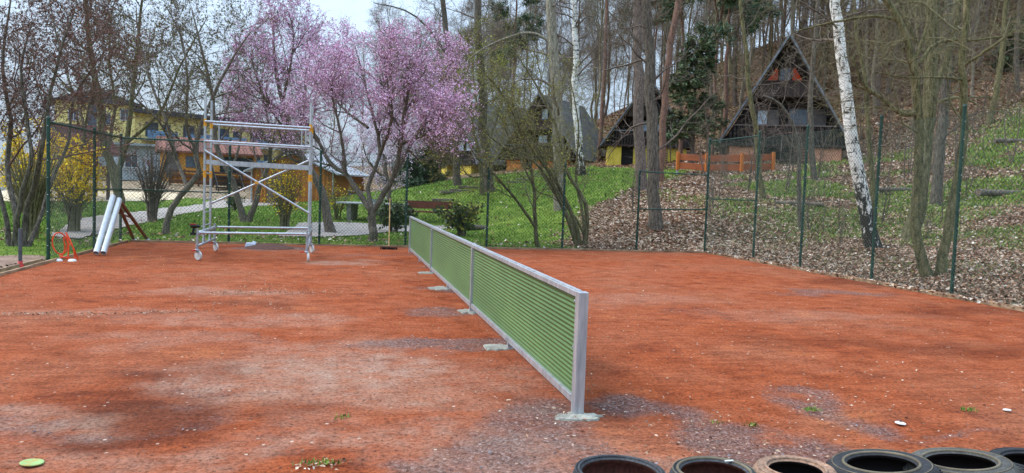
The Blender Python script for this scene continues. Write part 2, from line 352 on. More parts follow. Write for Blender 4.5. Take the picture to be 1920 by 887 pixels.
def region(pxs, s_, soft=2, warp=.12):
    pg = np.array([g0(*q)[:2] for q in pxs]); x = CX+(fbm(CX*2.2, CY*2.2, 41)-.5)*2*warp; y = CY+(fbm(CX*2.2, CY*2.2, 57)-.5)*2*warp
    ins = np.zeros(CX.shape, bool); x2, y2 = pg[-1]
    for x1, y1 in pg:
        if y1 != y2: ins ^= ((y1 > y) != (y2 > y)) & (x < (x2-x1)*(y-y1)/(y2-y1)+x1)
        x2, y2 = x1, y1
    m = ins*1.
    for _ in range(soft): m = (m+np.roll(m, 1, 0)+np.roll(m, -1, 0)+np.roll(m, 1, 1)+np.roll(m, -1, 1))/5
    return m*s_
for pl, s_ in [([(1095, 770), (1120, 742), (1190, 742), (1290, 765), (1370, 795), (1430, 798), (1560, 835), (1640, 870), (1700, 935), (1250, 935), (1300, 850), (1240, 800)], 1.0), ([(930, 770), (1000, 745), (1060, 748), (1090, 785), (1180, 810), (1230, 860), (1300, 935), (1040, 935), (700, 935), (780, 870), (860, 830)], .82),
               ([(1430, 738), (1470, 720), (1540, 728), (1570, 755), (1600, 785), (1680, 800), (1730, 828), (1690, 835), (1560, 795), (1520, 770), (1450, 758)], .95)]:
    gravel = np.maximum(gravel, region(pl, s_))
hole = region([(1140, 790), (1200, 778), (1290, 780), (1270, 810), (1260, 850), (1290, 880), (1230, 900), (1180, 850), (1130, 830)], 1)
hole = np.maximum(hole, region([(1465, 740), (1500, 732), (1535, 745), (1500, 755)], .9)); hole = np.maximum(hole, region([(1000, 850), (1060, 835), (1120, 870), (1060, 900)], .5))
hole = np.maximum(hole, region([(1420, 805), (1500, 815), (1480, 840), (1420, 835)], .8)); gravel *= 1-.9*hole
pale = blob([(700, 690, 1.1, .9, .9), (620, 650, .9, .8, .5), (640, 492, 1.0, .6, .8), (430, 740, .5, .3, .8), (510, 770, .4, .2, .7), (420, 550, 1.6, .5, .5), (250, 590, 1.5, .3, .35), (60, 800, .45, .3, .7), (1500, 590, 2.4, .5, .25), (780, 720, .5, .5, .6), (560, 820, .7, .3, .35), (900, 760, .5, .4, .4), (720, 740, 1.2, .6, .7), (330, 640, 1.6, .5, .4), (520, 700, 1.2, .4, .5), (950, 700, .5, .5, .5), (300, 850, .8, .3, .5), (900, 830, .7, .3, .6), (600, 860, .8, .25, .6), (1000, 870, 1.2, .3, .6), (450, 600, 1.5, .5, .5), (1150, 560, 2, .7, .3)], .7)
dark = blob([(200, 760, .8, .6, .7), (330, 720, .8, .5, .5), (120, 820, .5, .35, .7), (600, 740, .5, .4, .35), (870, 545, .9, .6, .5), (1750, 650, 1.5, .35, .4), (1550, 640, 1.2, .3, .3), (1850, 660, 1, .3, .4), (1800, 585, 1.6, .5, .4), (1600, 530, 1.5, .5, .5), (1100, 690, .5, .6, .35), (500, 465, 1.5, .5, .5), (480, 575, .8, .3, .4), (1000, 760, .6, .4, .5)], .7, seed=31)
def clay_material():
    m = bpy.data.materials.new('clay_court'); m.use_nodes = True; n = m.node_tree; b = n.nodes['Principled BSDF']
    b.inputs['Roughness'].default_value = .95; b.inputs['Specular IOR Level'].default_value = .12
    tc = n.nodes.new('ShaderNodeTexCoord').outputs['Object']
    base = ramp(n, [(.3, '994c30'), (.45, 'b96138'), (.58, 'bc6b47'), (.74, 'c97642')], noise(n, .8, 8, .7, tc))
    base = mixc(n, ramp(n, [(.48, '000000'), (.68, '999999')], noise(n, .45, 5, .6, tc)), base, 'b98a70')
    base = mixc(n, .8, base, ramp(n, [(.3, '9c8f88'), (.5, 'e6e2e0'), (.7, 'ffffff')], noise(n, 3.2, 9, .8, tc)), 'MULTIPLY')
    # raked drag marks, faint
    mp = n.nodes.new('ShaderNodeMapping'); mp.inputs['Scale'].default_value = (1.2, 9, 1); mp.inputs['Rotation'].default_value = (0, 0, .22); n.links.new(tc, mp.inputs[0])
    base = mixc(n, .5, base, ramp(n, [(.33, '8c8079'), (.6, 'ffffff')], noise(n, 1.4, 7, .75, mp.outputs[0])), 'MULTIPLY')
    base = mixc(n, attr(n, 'dark'), base, mixc(n, 1.0, base, '8f7a74', 'MULTIPLY'))
    nzp = noise(n, 5, 6, .7, tc)
    pf = math_(n, 'MULTIPLY', attr(n, 'pale'), ramp(n, [(.3, '333333'), (.7, 'ffffff')], nzp))
    base = mixc(n, pf, base, 'b59a88')
    ge = math_(n, 'ADD', attr(n, 'gravel'), math_(n, 'MULTIPLY', math_(n, 'SUBTRACT', noise(n, 4, 9, .8, tc), .5), 1.7))
    gf = n.nodes.new('ShaderNodeMapRange'); gf.inputs[1].default_value = .28; gf.inputs[2].default_value = .9; n.links.new(ge, gf.inputs[0])
    v2 = n.nodes.new('ShaderNodeTexVoronoi'); v2.inputs['Scale'].default_value = 85; n.links.new(tc, v2.inputs[0])
    s2 = n.nodes.new('ShaderNodeSeparateColor'); n.links.new(v2.outputs['Color'], s2.inputs[0])
    gr = ramp(n, [(0, '3c3837'), (.5, '655e5d'), (.85, '817b7a'), (1, 'b0acaa')], s2.outputs[0])
    gr = mixc(n, .28, gr, base)
    col = mixc(n, math_(n, 'MULTIPLY', gf.outputs[0], .86), base, gr)
    # grains: dark and light crumbs
    g1 = noise(n, 34, 5, .85, tc)
    col = mixc(n, .75, col, ramp(n, [(.38, '4e423d'), (.48, 'd8d2ce'), (.6, 'ffffff')], g1), 'MULTIPLY')
    v3 = n.nodes.new('ShaderNodeTexVoronoi'); v3.inputs['Scale'].default_value = 26; v3.inputs['Randomness'].default_value = 1; n.links.new(tc, v3.inputs[0])
    s3 = n.nodes.new('ShaderNodeSeparateColor'); n.links.new(v3.outputs['Color'], s3.inputs[0])
    dot = math_(n, 'MULTIPLY', math_(n, 'LESS_THAN', v3.outputs['Distance'], .28), math_(n, 'GREATER_THAN', s3.outputs[1], .88))
    col = mixc(n, dot, col, ramp(n, [(0, '3c2a25'), (.55, '6d4636'), (.8, '94705c'), (1, 'cdb9a8')], s3.outputs[0]))
    n.links.new(col, b.inputs['Base Color'])
    hgt = math_(n, 'ADD', math_(n, 'MULTIPLY', g1, .5), noise(n, 9, 6, .7, tc))
    hgt = math_(n, 'ADD', hgt, math_(n, 'MULTIPLY', dot, .4))
    bp = n.nodes.new('ShaderNodeBump'); bp.inputs['Strength'].default_value = .75; bp.inputs['Distance'].default_value = .03
    bp.inputs['Strength'].default_value = 1
    n.links.new(hgt, bp.inputs['Height']); n.links.new(bp.outputs[0], b.inputs['Normal'])
    return m
CZ_ = .012*(fbm(CX*.7, CY*.7, 2)-.5) + .012*(fbm(CX*3, CY*3, 8)-.5) - .004*gravel
CZ_ = np.clip(CZ_, -.012, .012)
court = MB().add(np.stack([CX, CY, CZ_], -1).reshape(-1, 3), grid_faces(len(cy_), len(cx_))).build('clay_court', clay_material(), smooth=True)
tag(court, kind='structure'); set_attr(court, 'gravel', gravel); set_attr(court, 'pale', pale); set_attr(court, 'dark', dark)
# draped sheets: paths and sand
DRP = []
def drape(name, pxs, m, dz=.03, thick=True):
    """strip between two polylines of ground points (given as pairs of picture points)"""
    A = np.array([ground_at(*a)[0] for a, b in pxs]); B = np.array([ground_at(*b)[0] for a, b in pxs])
    tt = np.linspace(0, 1, len(A)); t2 = np.linspace(0, 1, 70); A = np.stack([np.interp(t2, tt, A[:, i]) for i in range(2)], 1); B = np.stack([np.interp(t2, tt, B[:, i]) for i in range(2)], 1)
    DRP.append(np.vstack([A, B[::-1]]))
    k = 9; wv = np.linspace(0, 1, k)[None, :, None]; P = A[:, None]*(1-wv)+B[:, None]*wv
    P[:, 0] += rng.normal(0, .05, P[:, 0].shape); P[:, -1] += rng.normal(0, .05, P[:, -1].shape)
    Z = H(P[..., 0], P[..., 1])+dz
    o = MB().add(np.concatenate([P, Z[..., None]], -1).reshape(-1, 3), grid_faces(70, k)).build(name, m, smooth=True)
    return tag(o, kind='structure')
M_path = mat('path_gravel', '9d968f', '857d76', 2, .95, .2, fine=60)
M_sand = mat('sand', 'cdbda0', 'b5a283', 3, .95, .2, fine=30)
drape('sand', [((-60, 356), (-60, 378)), ((120, 357), (120, 378)), ((320, 362), (320, 376)), ((345, 366), (345, 373))], M_sand)
drape('path', [((90, 445), (150, 450)), ((150, 412), (240, 425)), ((300, 392), (330, 405)), ((390, 378), (400, 392)), ((460, 374), (470, 386)), ((560, 380), (560, 384))], M_path, .035)
drape('paved_yard', [((560, 419), (520, 444)), ((600, 418), (600, 446)), ((680, 420), (700, 440)), ((780, 424), (830, 430)), ((830, 425), (870, 428))], M_path, .03)
M_soil = mat('bare_soil', '8b7462', '6d5647', 3, .95, .5, fine=40)
drape('bare_earth', [((-40, 486), (-40, 512)), ((40, 482), (40, 500)), ((85, 485), (85, 491))], M_soil, .03)
# edging boards
for nm, a, b, lb in [('edging_board', (XL-.03, -8, .015), (XL-.03, YF, .015), 'weathered wooden edging board along the left side of the clay'),
                     ('edging_board', (XL, YF+.03, .015), (XR, YF+.03, .015), 'thin wooden edging board along the far side of the clay below the fence'),
                     ('edging_board', (XR+.03, YF, .02), (XR+.03, -8, .02), 'thin pale edging board between the clay and the leaf covered slope')]:
    mb = MB(); a = np.array(a); b = np.array(b); L = np.linalg.norm(b-a); k = int(L/2.5)
    for i in range(k):
        p = a+(b-a)*(i/k); q = a+(b-a)*((i+.992)/k); j = rng.normal(0, .006, 3); mb.bar(p+j, q+j, .035, .07)
    tag(mb.build(nm, M_board), lb, 'edging')
mb = MB().bar((XL-.24, -8, .02), (XL-.2, 9.6, .02), .04, .07)
tag(mb.build('edging_board', M_board), 'second wooden board lying outside the left court edge', 'edging')
# ------------------------------------------------------------------ trees: generator
def resample(P, m):
    P = np.asarray(P, float); n = len(P); Q = np.vstack([2*P[0]-P[1], P, 2*P[-1]-P[-2]])
    d = np.concatenate([[0], np.cumsum(np.linalg.norm(np.diff(P, axis=0), axis=1))]); t = np.linspace(0, d[-1], m); o = []
    for x in t:
        i = min(np.searchsorted(d, x, 'right')-1, n-2); u = (x-d[i])/(d[i+1]-d[i]+1e-9)
        p0, p1, p2, p3 = Q[i], Q[i+1], Q[i+2], Q[i+3]
        o.append(.5*(2*p1+(p2-p0)*u+(2*p0-5*p1+4*p2-p3)*u*u+(3*p1-p0-3*p2+p3)*u**3))
    return np.array(o)
def kids(P, R, per, t0=.3, t1=1., ang=(35, 70), ln=(1, 2), npts=6, wob=.18, up=.1, rr=.45, rmin=.004, tip=.3, shrink=.5):
    N, m, _ = P.shape
    idx = np.repeat(np.arange(N), per); n = len(idx)
    t = t0+(t1-t0)*((np.tile(np.arange(per), N)+rng.random(n))/per); x = t*(m-1); i = np.minimum(x.astype(int), m-2); u = (x-i)[:, None]
    p = P[idx, i]*(1-u)+P[idx, i+1]*u; T = P[idx, i+1]-P[idx, i]; T /= np.linalg.norm(T, axis=1, keepdims=True)+1e-9
    r = R[idx, i]*(1-u[:, 0])+R[idx, i+1]*u[:, 0]
    q = rng.normal(size=(n, 3)); q -= (q*T).sum(1, keepdims=True)*T; q /= np.linalg.norm(q, axis=1, keepdims=True)+1e-9
    a = np.radians(rng.uniform(*ang, n))[:, None]; d = T*np.cos(a)+q*np.sin(a)
    L = rng.uniform(*ln, n)*(1-shrink*t); st = (L/(npts-1))[:, None]
    out = [p]
    for k in range(npts-1):
        out.append(out[-1]+d*st); d = d+rng.normal(0, wob, (n, 3)); d[:, 2] += up; d /= np.linalg.norm(d, axis=1, keepdims=True)
    r0 = np.maximum(r*rr, rmin); RR_ = r0[:, None]*np.linspace(1, tip, npts)[None]
    return np.stack(out, 1), np.maximum(RR_, rmin*.7)
def finish_tree(root, limbs, radii, m_bark, m_twig, levels, deco=None, k0=9, part='crown'):
    """limbs: list of polylines (local), radii: list of (r0, r1)"""
    m = 16; P = np.stack([resample(l, m) for l in limbs])-np.array(root.location)
    R = np.stack([np.linspace(1, 0, m)**.8*(a-b)+b for a, b in radii])
    for i, (a, b) in enumerate(radii):
        if i == 0 or P[i, 0, 2] < .3: R[i, 0] *= 1.3; R[i, 1] *= 1.05
    P[:, 1:-1] += rng.normal(0, 1, P[:, 1:-1].shape)*R[:, 1:-1, None]*.18
    tb = MB(); v, f = tubes(P, R, k0); tb.add(v, f); tb.build('trunk', m_bark, root, True)
    cb = MB(); src, sr = P, R; alltw = []
    for li, kw in enumerate(levels):
        kk = dict(kw); sides = kk.pop('sides', 3); zmin = kk.pop('zmin', None); src, sr = kids(src, sr, **kk)
        if zmin:
            ok = src[:, 0, 2] > zmin*(.7+.6*rng.random(len(src))); src, sr = src[ok], sr[ok]
        v, f = tubes(src, sr, sides); cb.add(v, f, 0); alltw.append((src, sr))
    cb.build(part, m_twig, root, True)
    if deco:
        pts = []
        for s_, _ in (alltw[-2:] if deco.get('two', True) and len(alltw) > 1 else alltw[-1:]):
            n_, mm, _ = s_.shape; pts.append(s_)
        n = deco['n']; C = []
        wts = [.3, .7] if len(pts) == 2 else [1]
        for s_, wt_ in zip(pts, wts):
            kq = int(n*wt_); i = rng.integers(0, s_.shape[0], kq); x = rng.random(kq)**.8*(s_.shape[1]-1.001); j = x.astype(int); u = (x-j)[:, None]
            C.append(s_[i, j]*(1-u)+s_[i, j+1]*u)
        C = np.vstack(C)+rng.normal(0, deco.get('spread', .02), (sum(len(c) for c in C), 3))
        if 'keep' in deco: C = C[deco['keep'](C)]
        v, f = cards(C, rng.uniform(.6, 1.3, len(C))*deco['size'], deco.get('aspect', 1))
        MB().add(v, f, rng.integers(0, len(deco['mats']), len(C))).build(deco['name'], deco['mats'], root)
    return root
def px_limbs(D, limbs, jitter=.25):
    """limbs drawn as picture points at real distance D (each point may add its own depth offset)"""
    out = []
    for l in limbs:
        o = 0; r = []
        for q in l:
            dd = q[2] if len(q) > 2 else 0
            r.append(world_px(q[0], q[1], D+dd))
        out.append(np.array(r))
    return out
def hero(name, label, base, limbs, radii, m_bark, m_twig, levels, deco=None, D=None, cat='tree', k0=9, group=None):
    if D is None: p, D = ground_at(*base)
    else:
        p = world_px(base[0], base[1], D); p[2] = float(H(p[0], p[1]))
    root = empty(name, p, label, cat, group=group)
    L = px_limbs(D, limbs)
    for i, l in enumerate(L):
        if limbs[i][0][1] >= base[1]-6: l[0][2] = min(l[0][2], float(H(l[0][0], l[0][1])))-.08
    return finish_tree(root, L, radii, m_bark, m_twig, levels, deco, k0)
M_budr = mat('bud_red', '83584d', '5f4139', 5, .9)
M_budb = mat('bud_brown', '6b5a4c', '463a33', 5, .9)
M_budg = mat('bud_green', 'a8a548', '86863a', 5, .9)
M_budg2 = mat('bud_olive', '77753f', '5b5733', 5, .9)
M_pink = mat('blossom_pink', 'ecc4e0', 'daa8cd', 5, .8); M_pink2 = mat('blossom_lilac', 'd8a6cd', 'c08ab6', 5, .8); M_pink3 = mat('blossom_pale', 'f4dcee', 'e4c0dc', 5, .8)
M_whi = mat('blossom_white', 'e2dce2', 'c4bcc6', 5, .8)
M_yel = mat('blossom_yellow', 'ffe01c', 'f2cc14', 5, .7); M_yel2 = mat('blossom_gold', 'f5d01a', 'dcb414', 5, .7)
def LV(a, b, c=None):
    r = [a, b]
    if c: r.append(c)
    return r
# --- left cluster
lv = [dict(zmin=1.7, per=9, t0=.25, ln=(1.2, 2.4), npts=7, wob=.2, up=.12, sides=4, rr=.5), dict(per=9, t0=.15, ln=(.6, 1.3), npts=6, wob=.2, up=.06, rr=.5, rmin=.004), dict(per=7, t0=.1, ln=(.25, .6), npts=4, wob=.2, rr=.6, rmin=.003)]
hero('tree', 'multi-stemmed tree with reddish brown catkins at the left edge beside the fence corner post', (30, 462),
     [[(34, 462), (30, 400), (14, 320, .3), (20, 230, .5), (5, 120, .5), (20, 0, .4)], [(44, 462), (52, 390), (75, 300, -.4), (90, 200, -.6), (112, 100, -.8), (140, 20, -.8)], [(20, 462), (5, 380), (-25, 300), (-50, 200)],
      [(50, 460), (78, 400, .5), (100, 330, .8), (128, 270, 1), (140, 180, 1.2), (200, 90, 1.2)], [(26, 460), (40, 370, -.3), (60, 300, -.5), (52, 240, -.5), (40, 130, -.6), (60, 40, -.6)]],
     [(.065, .015), (.06, .012), (.055, .015), (.045, .012), (.055, .012)], M_bark, M_twigr, lv, dict(n=13000, size=.03, aspect=1.7, spread=.02, mats=[M_budr, M_budb], name='catkins'))
hero('tree', 'curved grey tree with forked crown behind the fence, between leaning posts and scaffold', (310, 440),
     [[(310, 441), (318, 400), (345, 358), (372, 325), (368, 270), (395, 190), (430, 120), (470, 60)], [(350, 352), (332, 300, .4), (315, 240, .6), (285, 160, .8), (262, 80, 1), (255, 10, 1)], [(368, 290), (350, 230, -.4), (352, 150, -.5), (340, 70, -.5), (310, 10, -.6)], [(332, 300), (300, 230, -.6), (250, 180, -.9), (200, 110, -1)]],
     [(.09, .016), (.055, .012), (.045, .012), (.035, .01)], M_barkd, M_twig, lv, dict(n=9000, size=.035, aspect=1.5, spread=.02, mats=[M_budb, M_budg2], name='buds'))
lvb = [dict(zmin=2.2, per=10, t0=.3, ln=(1.8, 3.6), npts=7, wob=.17, up=.12, sides=4, rr=.5), dict(per=8, t0=.15, ln=(.9, 1.9), npts=6, wob=.2, up=.06, rr=.5, rmin=.005), dict(per=6, t0=.1, ln=(.4, .9), npts=4, wob=.2, rr=.6, rmin=.004)]
hero('tree', 'thick olive-barked tree in front of the yellow apartment block, behind the fence corner', (220, 400),
     [[(222, 402), (216, 340), (198, 280), (186, 190), (170, 100), (160, 0), (150, -80)], [(216, 340), (236, 270), (246, 190), (256, 100), (266, 0), (270, -80)], [(200, 290), (215, 200, 1), (205, 110, 1.5), (210, 10, 1.5)], [(236, 270), (300, 210, -1), (340, 120, -1.4), (390, 30, -1.4)]],
     [(.2, .03), (.12, .02), (.08, .02), (.07, .015)], M_barkg, M_twig, lvb, dict(n=10000, size=.06, aspect=1.5, spread=.03, mats=[M_budb, M_budg2], name='buds'), D=31)
hero('tree', 'V-shaped dark tree on the lawn seen through the scaffold', (462, 416),
     [[(460, 418), (445, 370), (432, 330), (405, 270), (398, 180), (378, 90), (360, 20)], [(464, 418), (484, 365), (505, 310), (560, 262), (590, 220)], [(432, 330), (452, 250, .8), (448, 150, 1), (440, 60, 1.2)], [(505, 310), (505, 240, -.6), (490, 160, -.8), (505, 90, -1)]],
     [(.12, .016), (.12, .016), (.05, .012), (.06, .012)], M_barkd, M_twig, lvb, dict(n=6000, size=.05, aspect=1.4, spread=.03, mats=[M_budb, M_budg2], name='buds'), D=27.5)
hero('tree', 'slender twiggy tree behind the first left fence bay above the yellow bush', (150, 420),
     [[(150, 425), (148, 340), (160, 250), (130, 150), (100, 40), (90, -20)], [(148, 340), (110, 260, .6), (70, 160, 1), (60, 60, 1)], [(150, 300), (170, 180, -.8), (200, 80, -1), (215, 0, -1)]],
     [(.06, .015), (.04, .01), (.04, .01)], M_barkd, M_twigr, lvb, dict(n=9000, size=.05, aspect=1.6, spread=.03, mats=[M_budr, M_budb], name='catkins'), D=25)
# bare shrubs
def shrub(label, base, w_, h_, stems, m_t, deco=None, D=None, name='shrub', spread=.5, lvls=None, mt=None):
    if D is None: p, D = ground_at(*base)
    else: p = world_px(base[0], base[1], D); p[2] = float(H(p[0], p[1]))
    root = empty(name, p, label, 'shrub')
    L = []; Rr = []
    for i in range(stems):
        a = rng.uniform(0, 2*PI); r = w_*rng.uniform(.15, 1)**.7; top = np.array([math.cos(a)*r, math.sin(a)*r, h_*rng.uniform(.65, 1)])
        b = np.array([math.cos(a)*.1, math.sin(a)*.1, -.05]); mid = b*.55+top*.45; mid[:2] *= .6
        L.append(np.array([b, mid, top])+p); Rr.append((.022*h_/2+.006, .005))
    lvls = lvls or [dict(per=6, t0=.25, ln=(.35*h_/2, .8*h_/2), npts=5, wob=.18, up=.12, rr=.55, rmin=.005), dict(per=5, t0=.2, ln=(.15, .4), npts=4, wob=.2, up=.05, rr=.6, rmin=.004)]
    return finish_tree(root, L, Rr, mt or m_t, m_t, lvls, deco, k0=5)
shrub('bare many-stemmed brown shrub behind the fence right of the leaning posts', (285, 416), 1.0, 3.0, 26, M_twig, dict(n=900, size=.04, spread=.03, mats=[M_budb], name='buds'))
shrub('bare thicket of thin upright stems at the foot of the leftmost tree', (60, 448), .9, 2.2, 34, M_twigg, dict(n=500, size=.04, spread=.03, mats=[M_budg2], name='buds'))
fd = dict(n=8000, size=.062, spread=.035, mats=[M_yel, M_yel2], name='blossom')
shrub('large forsythia bush covered in yellow blossom behind the corner post', (140, 436), .75, 2.35, 24, M_twigg, dict(fd, n=6500, keep=lambda C: C[:, 2] > .75+rng.random(len(C))*.5))
shrub('forsythia bush with dense yellow blossom left of the corner post', (60, 425), .95, 2.7, 22, M_twigg, dict(fd, n=5000, keep=lambda C: C[:, 2] > 1.0+rng.random(len(C))*.4), D=20)
shrub('smaller forsythia with sparse yellow flowers seen through the scaffold in front of the shed', (534, 432), .8, 2.3, 22, M_twigg, dict(fd, n=1500, size=.055, keep=lambda C: rng.random(len(C)) < .9))
shrub('low rose-like shrub with a few yellow leaves right of the scaffold', (632, 412), .9, 1.6, 12, M_twigg, dict(fd, n=500, size=.06, mats=[M_yel2, M_budg]))
M_leafd = mat('leaf_dark', '3f5228', '25331a', 6, .5, spec=.4); M_leafd2 = mat('leaf_mid', '5b7038', '3c4e24', 6, .55)
shrub('low rhododendron bush with glossy leaves right of the brown bench', (866, 442), .75, 1.05, 26, M_twig, dict(n=800, size=.1, aspect=1.6, spread=.06, mats=[M_leafd, M_leafd2, M_budg], name='leaves'))
shrub('low leafy bush beside the table tennis table behind the broom', (738, 436), .7, 1.0, 20, M_twig, dict(n=850, size=.1, aspect=1.8, spread=.06, mats=[M_leafd, M_leafd2], name='leaves'))
shrub('small dark shrub on the lawn at the foot of the V-shaped tree', (438, 398), .5, 1.0, 10, M_twig, dict(n=300, size=.1, aspect=1.6, spread=.06, mats=[M_leafd, M_leafd2], name='leaves'))
# --- pink blossom trees
lvp = [dict(zmin=1.5, per=13, t0=.35, ln=(1.0, 2.0), npts=7, wob=.16, up=.1, sides=4, rr=.5, ang=(25, 65)), dict(per=11, t0=.15, ln=(.55, 1.1), npts=6, wob=.16, up=.07, rr=.5, rmin=.004), dict(per=6, t0=.15, ln=(.2, .5), npts=4, wob=.16, up=.04, rr=.6, rmin=.003)]
hero('blossom_tree', 'pink blossoming tree with forked trunk behind the fence, left of the net end', (700, 454),
     [[(700, 456), (698, 425), (697, 400), (694, 388)], [(696, 400), (725, 355), (742, 320, -.2), (752, 270, -.4), (760, 200, -.6), (775, 130, -.8), (790, 80, -.8)],
      [(697, 398), (672, 360, .2), (650, 330, .4), (615, 300, .6), (590, 250, .6), (560, 210, .7)], [(735, 335), (765, 280, .3), (795, 230, .6), (825, 170, .8), (845, 115, .9)],
      [(697, 390), (690, 350, .3), (712, 290, .5), (700, 220, .6), (680, 140, .8), (665, 85, .8)], [(650, 330), (640, 260, -.4), (625, 190, -.6), (615, 130, -.6)],
      [(712, 290), (735, 220, -.8), (725, 150, -1.2), (720, 90, -1.2)], [(752, 270), (800, 250, -1), (835, 210, -1.3)], [(690, 240), (640, 200, .6), (610, 150, 1)], [(765, 280), (790, 300, .3), (820, 290, .8), (838, 250, 1)]],
     [(.12, .1), (.085, .015), (.085, .02), (.055, .012), (.065, .012), (.05, .012), (.05, .012), (.04, .01), (.04, .01), (.03, .01)], M_barkd, M_twig, lvp,
     dict(n=60000, size=.036, spread=.022, mats=[M_pink, M_pink2, M_pink3, M_pink], name='blossom', keep=lambda C: C[:, 2] > 1.9+1.2*rng.random(len(C))))
hero('blossom_tree', 'taller narrower pink blossoming tree behind the right end of the scaffold', (612, 420),
     [[(622, 425), (600, 350), (555, 270), (530, 190), (515, 110), (512, 30)], [(555, 270), (570, 200, .6), (575, 130, 1), (590, 80, 1)], [(540, 230), (500, 190, -.8), (480, 140, -1), (470, 100, -1)], [(530, 190), (545, 120, -.6), (550, 60, -.6), (540, 20, -.6)], [(560, 280), (510, 270, .6), (480, 230, 1), (460, 200, 1)]],
     [(.15, .015), (.07, .012), (.06, .012), (.05, .012), (.06, .012)], M_barkd, M_twig,
     [dict(per=13, t0=.3, ln=(1.1, 2.2), npts=7, wob=.16, up=.14, sides=4, rr=.5, ang=(20, 60)), dict(per=10, t0=.15, ln=(.5, 1.1), npts=6, wob=.16, up=.1, rr=.5, rmin=.005), dict(per=5, t0=.15, ln=(.2, .5), npts=4, wob=.16, up=.04, rr=.6, rmin=.004)],
     dict(n=24000, size=.044, spread=.025, mats=[M_pink, M_pink2, M_pink3, M_pink2], name='blossom', keep=lambda C: C[:, 2] > 2.2+1.3*rng.random(len(C))), D=24)
hero('blossom_tree', 'white blossoming tree low behind the pink tree', (735, 400),
     [[(735, 405), (728, 350), (720, 290), (715, 240)], [(728, 350), (760, 300, .4), (775, 250, .5)], [(725, 340), (690, 300, -.3), (675, 250, -.4)], [(720, 300), (745, 260, -1), (750, 225, -1)]],
     [(.1, .02), (.06, .015), (.06, .015), (.05, .01)], M_barkd, M_twigg,
     [dict(per=12, t0=.2, ln=(1.2, 2.2), npts=6, wob=.16, up=.08, sides=3, rr=.5), dict(per=10, t0=.15, ln=(.5, 1.1), npts=5, wob=.16, up=.05, rr=.5, rmin=.006)],
     dict(n=15000, size=.06, spread=.04, mats=[M_whi, M_whi, M_pink3], name='blossom'), D=32)
# --- multi-stem shrub trees centre-right of net
lvm = [dict(per=9, t0=.25, ln=(1.0, 2.4), npts=8, wob=.17, up=.08, sides=3, rr=.5, ang=(20, 60)), dict(per=8, t0=.15, ln=(.5, 1.2), npts=6, wob=.17, up=.05, rr=.5, rmin=.004), dict(per=5, t0=.1, ln=(.2, .5), npts=4, wob=.17, rr=.6, rmin=.003)]
hero('tree', 'multi-stemmed tree with stems fanning up from one clump behind the fence, right of the net', (1092, 460),
     [[(1090, 462), (1072, 400), (1035, 330), (985, 260, -.3), (945, 180, -.5), (900, 130, -.6)], [(1096, 462), (1100, 390), (1062, 320, .3), (1040, 230, .6), (1000, 150, .8), (960, 90, 1)], [(1084, 460), (1050, 380, -.4), (1010, 310, -.8), (950, 280, -1), (890, 230, -1.2)],
      [(1100, 461), (1092, 400, .5), (1080, 330, .8), (1085, 240, 1), (1070, 150, 1.2)], [(1088, 460), (1060, 395, .5), (1020, 330, .8), (960, 230, 1.2), (930, 120, 1.4)], [(1104, 460), (1085, 420), (1040, 350), (1000, 240), (1020, 170)]],
     [(.065, .012), (.07, .012), (.05, .01), (.05, .01), (.05, .01), (.04, .01)], M_barkg, M_twigg, lvm, dict(n=9000, size=.032, spread=.02, mats=[M_budg, M_budg2], name='buds'), k0=7, D=21.3)
hero('tree', 'thin bent sapling with a low left-leaning limb in front of the mossy slope', (1008, 462),
     [[(1010, 463), (1003, 410), (1001, 350), (990, 290), (970, 210)], [(1003, 425), (968, 375, -.2), (925, 325, -.4), (890, 290, -.5), (868, 240, -.5)], [(925, 325), (880, 330, -.8), (850, 280, -1)], [(1001, 350), (960, 270, .6), (930, 200, .8)]],
     [(.065, .012), (.045, .01), (.025, .008), (.03, .008)], M_barkg, M_twigg, lvm, dict(n=5500, size=.032, spread=.02, mats=[M_budg, M_budg2], name='buds'), k0=7, D=20.6)
hero('tree', 'spreading leaf-budding tree between the pink tree and the grey roofs', (905, 350),
     [[(905, 352), (900, 300), (885, 230), (880, 150), (870, 90)], [(900, 300), (930, 230, 1), (950, 150, 1.2)], [(898, 290), (860, 240, -1), (850, 180, -1)], [(885, 230), (905, 160, 1), (920, 110, 1)]],
     [(.11, .02), (.06, .015), (.06, .015), (.05, .015)], M_barkg, M_twigg,
     [dict(per=10, t0=.15, ln=(2.0, 4.0), npts=7, wob=.17, up=.06, sides=3, rr=.35), dict(per=8, t0=.15, ln=(.9, 2.0), npts=6, wob=.17, up=.05, rr=.5, rmin=.007), dict(per=5, t0=.1, ln=(.4, .9), npts=4, wob=.17, rr=.6, rmin=.006)],
     dict(n=9000, size=.07, spread=.05, mats=[M_budg, M_budg, M_budg2], name='buds'), D=36)
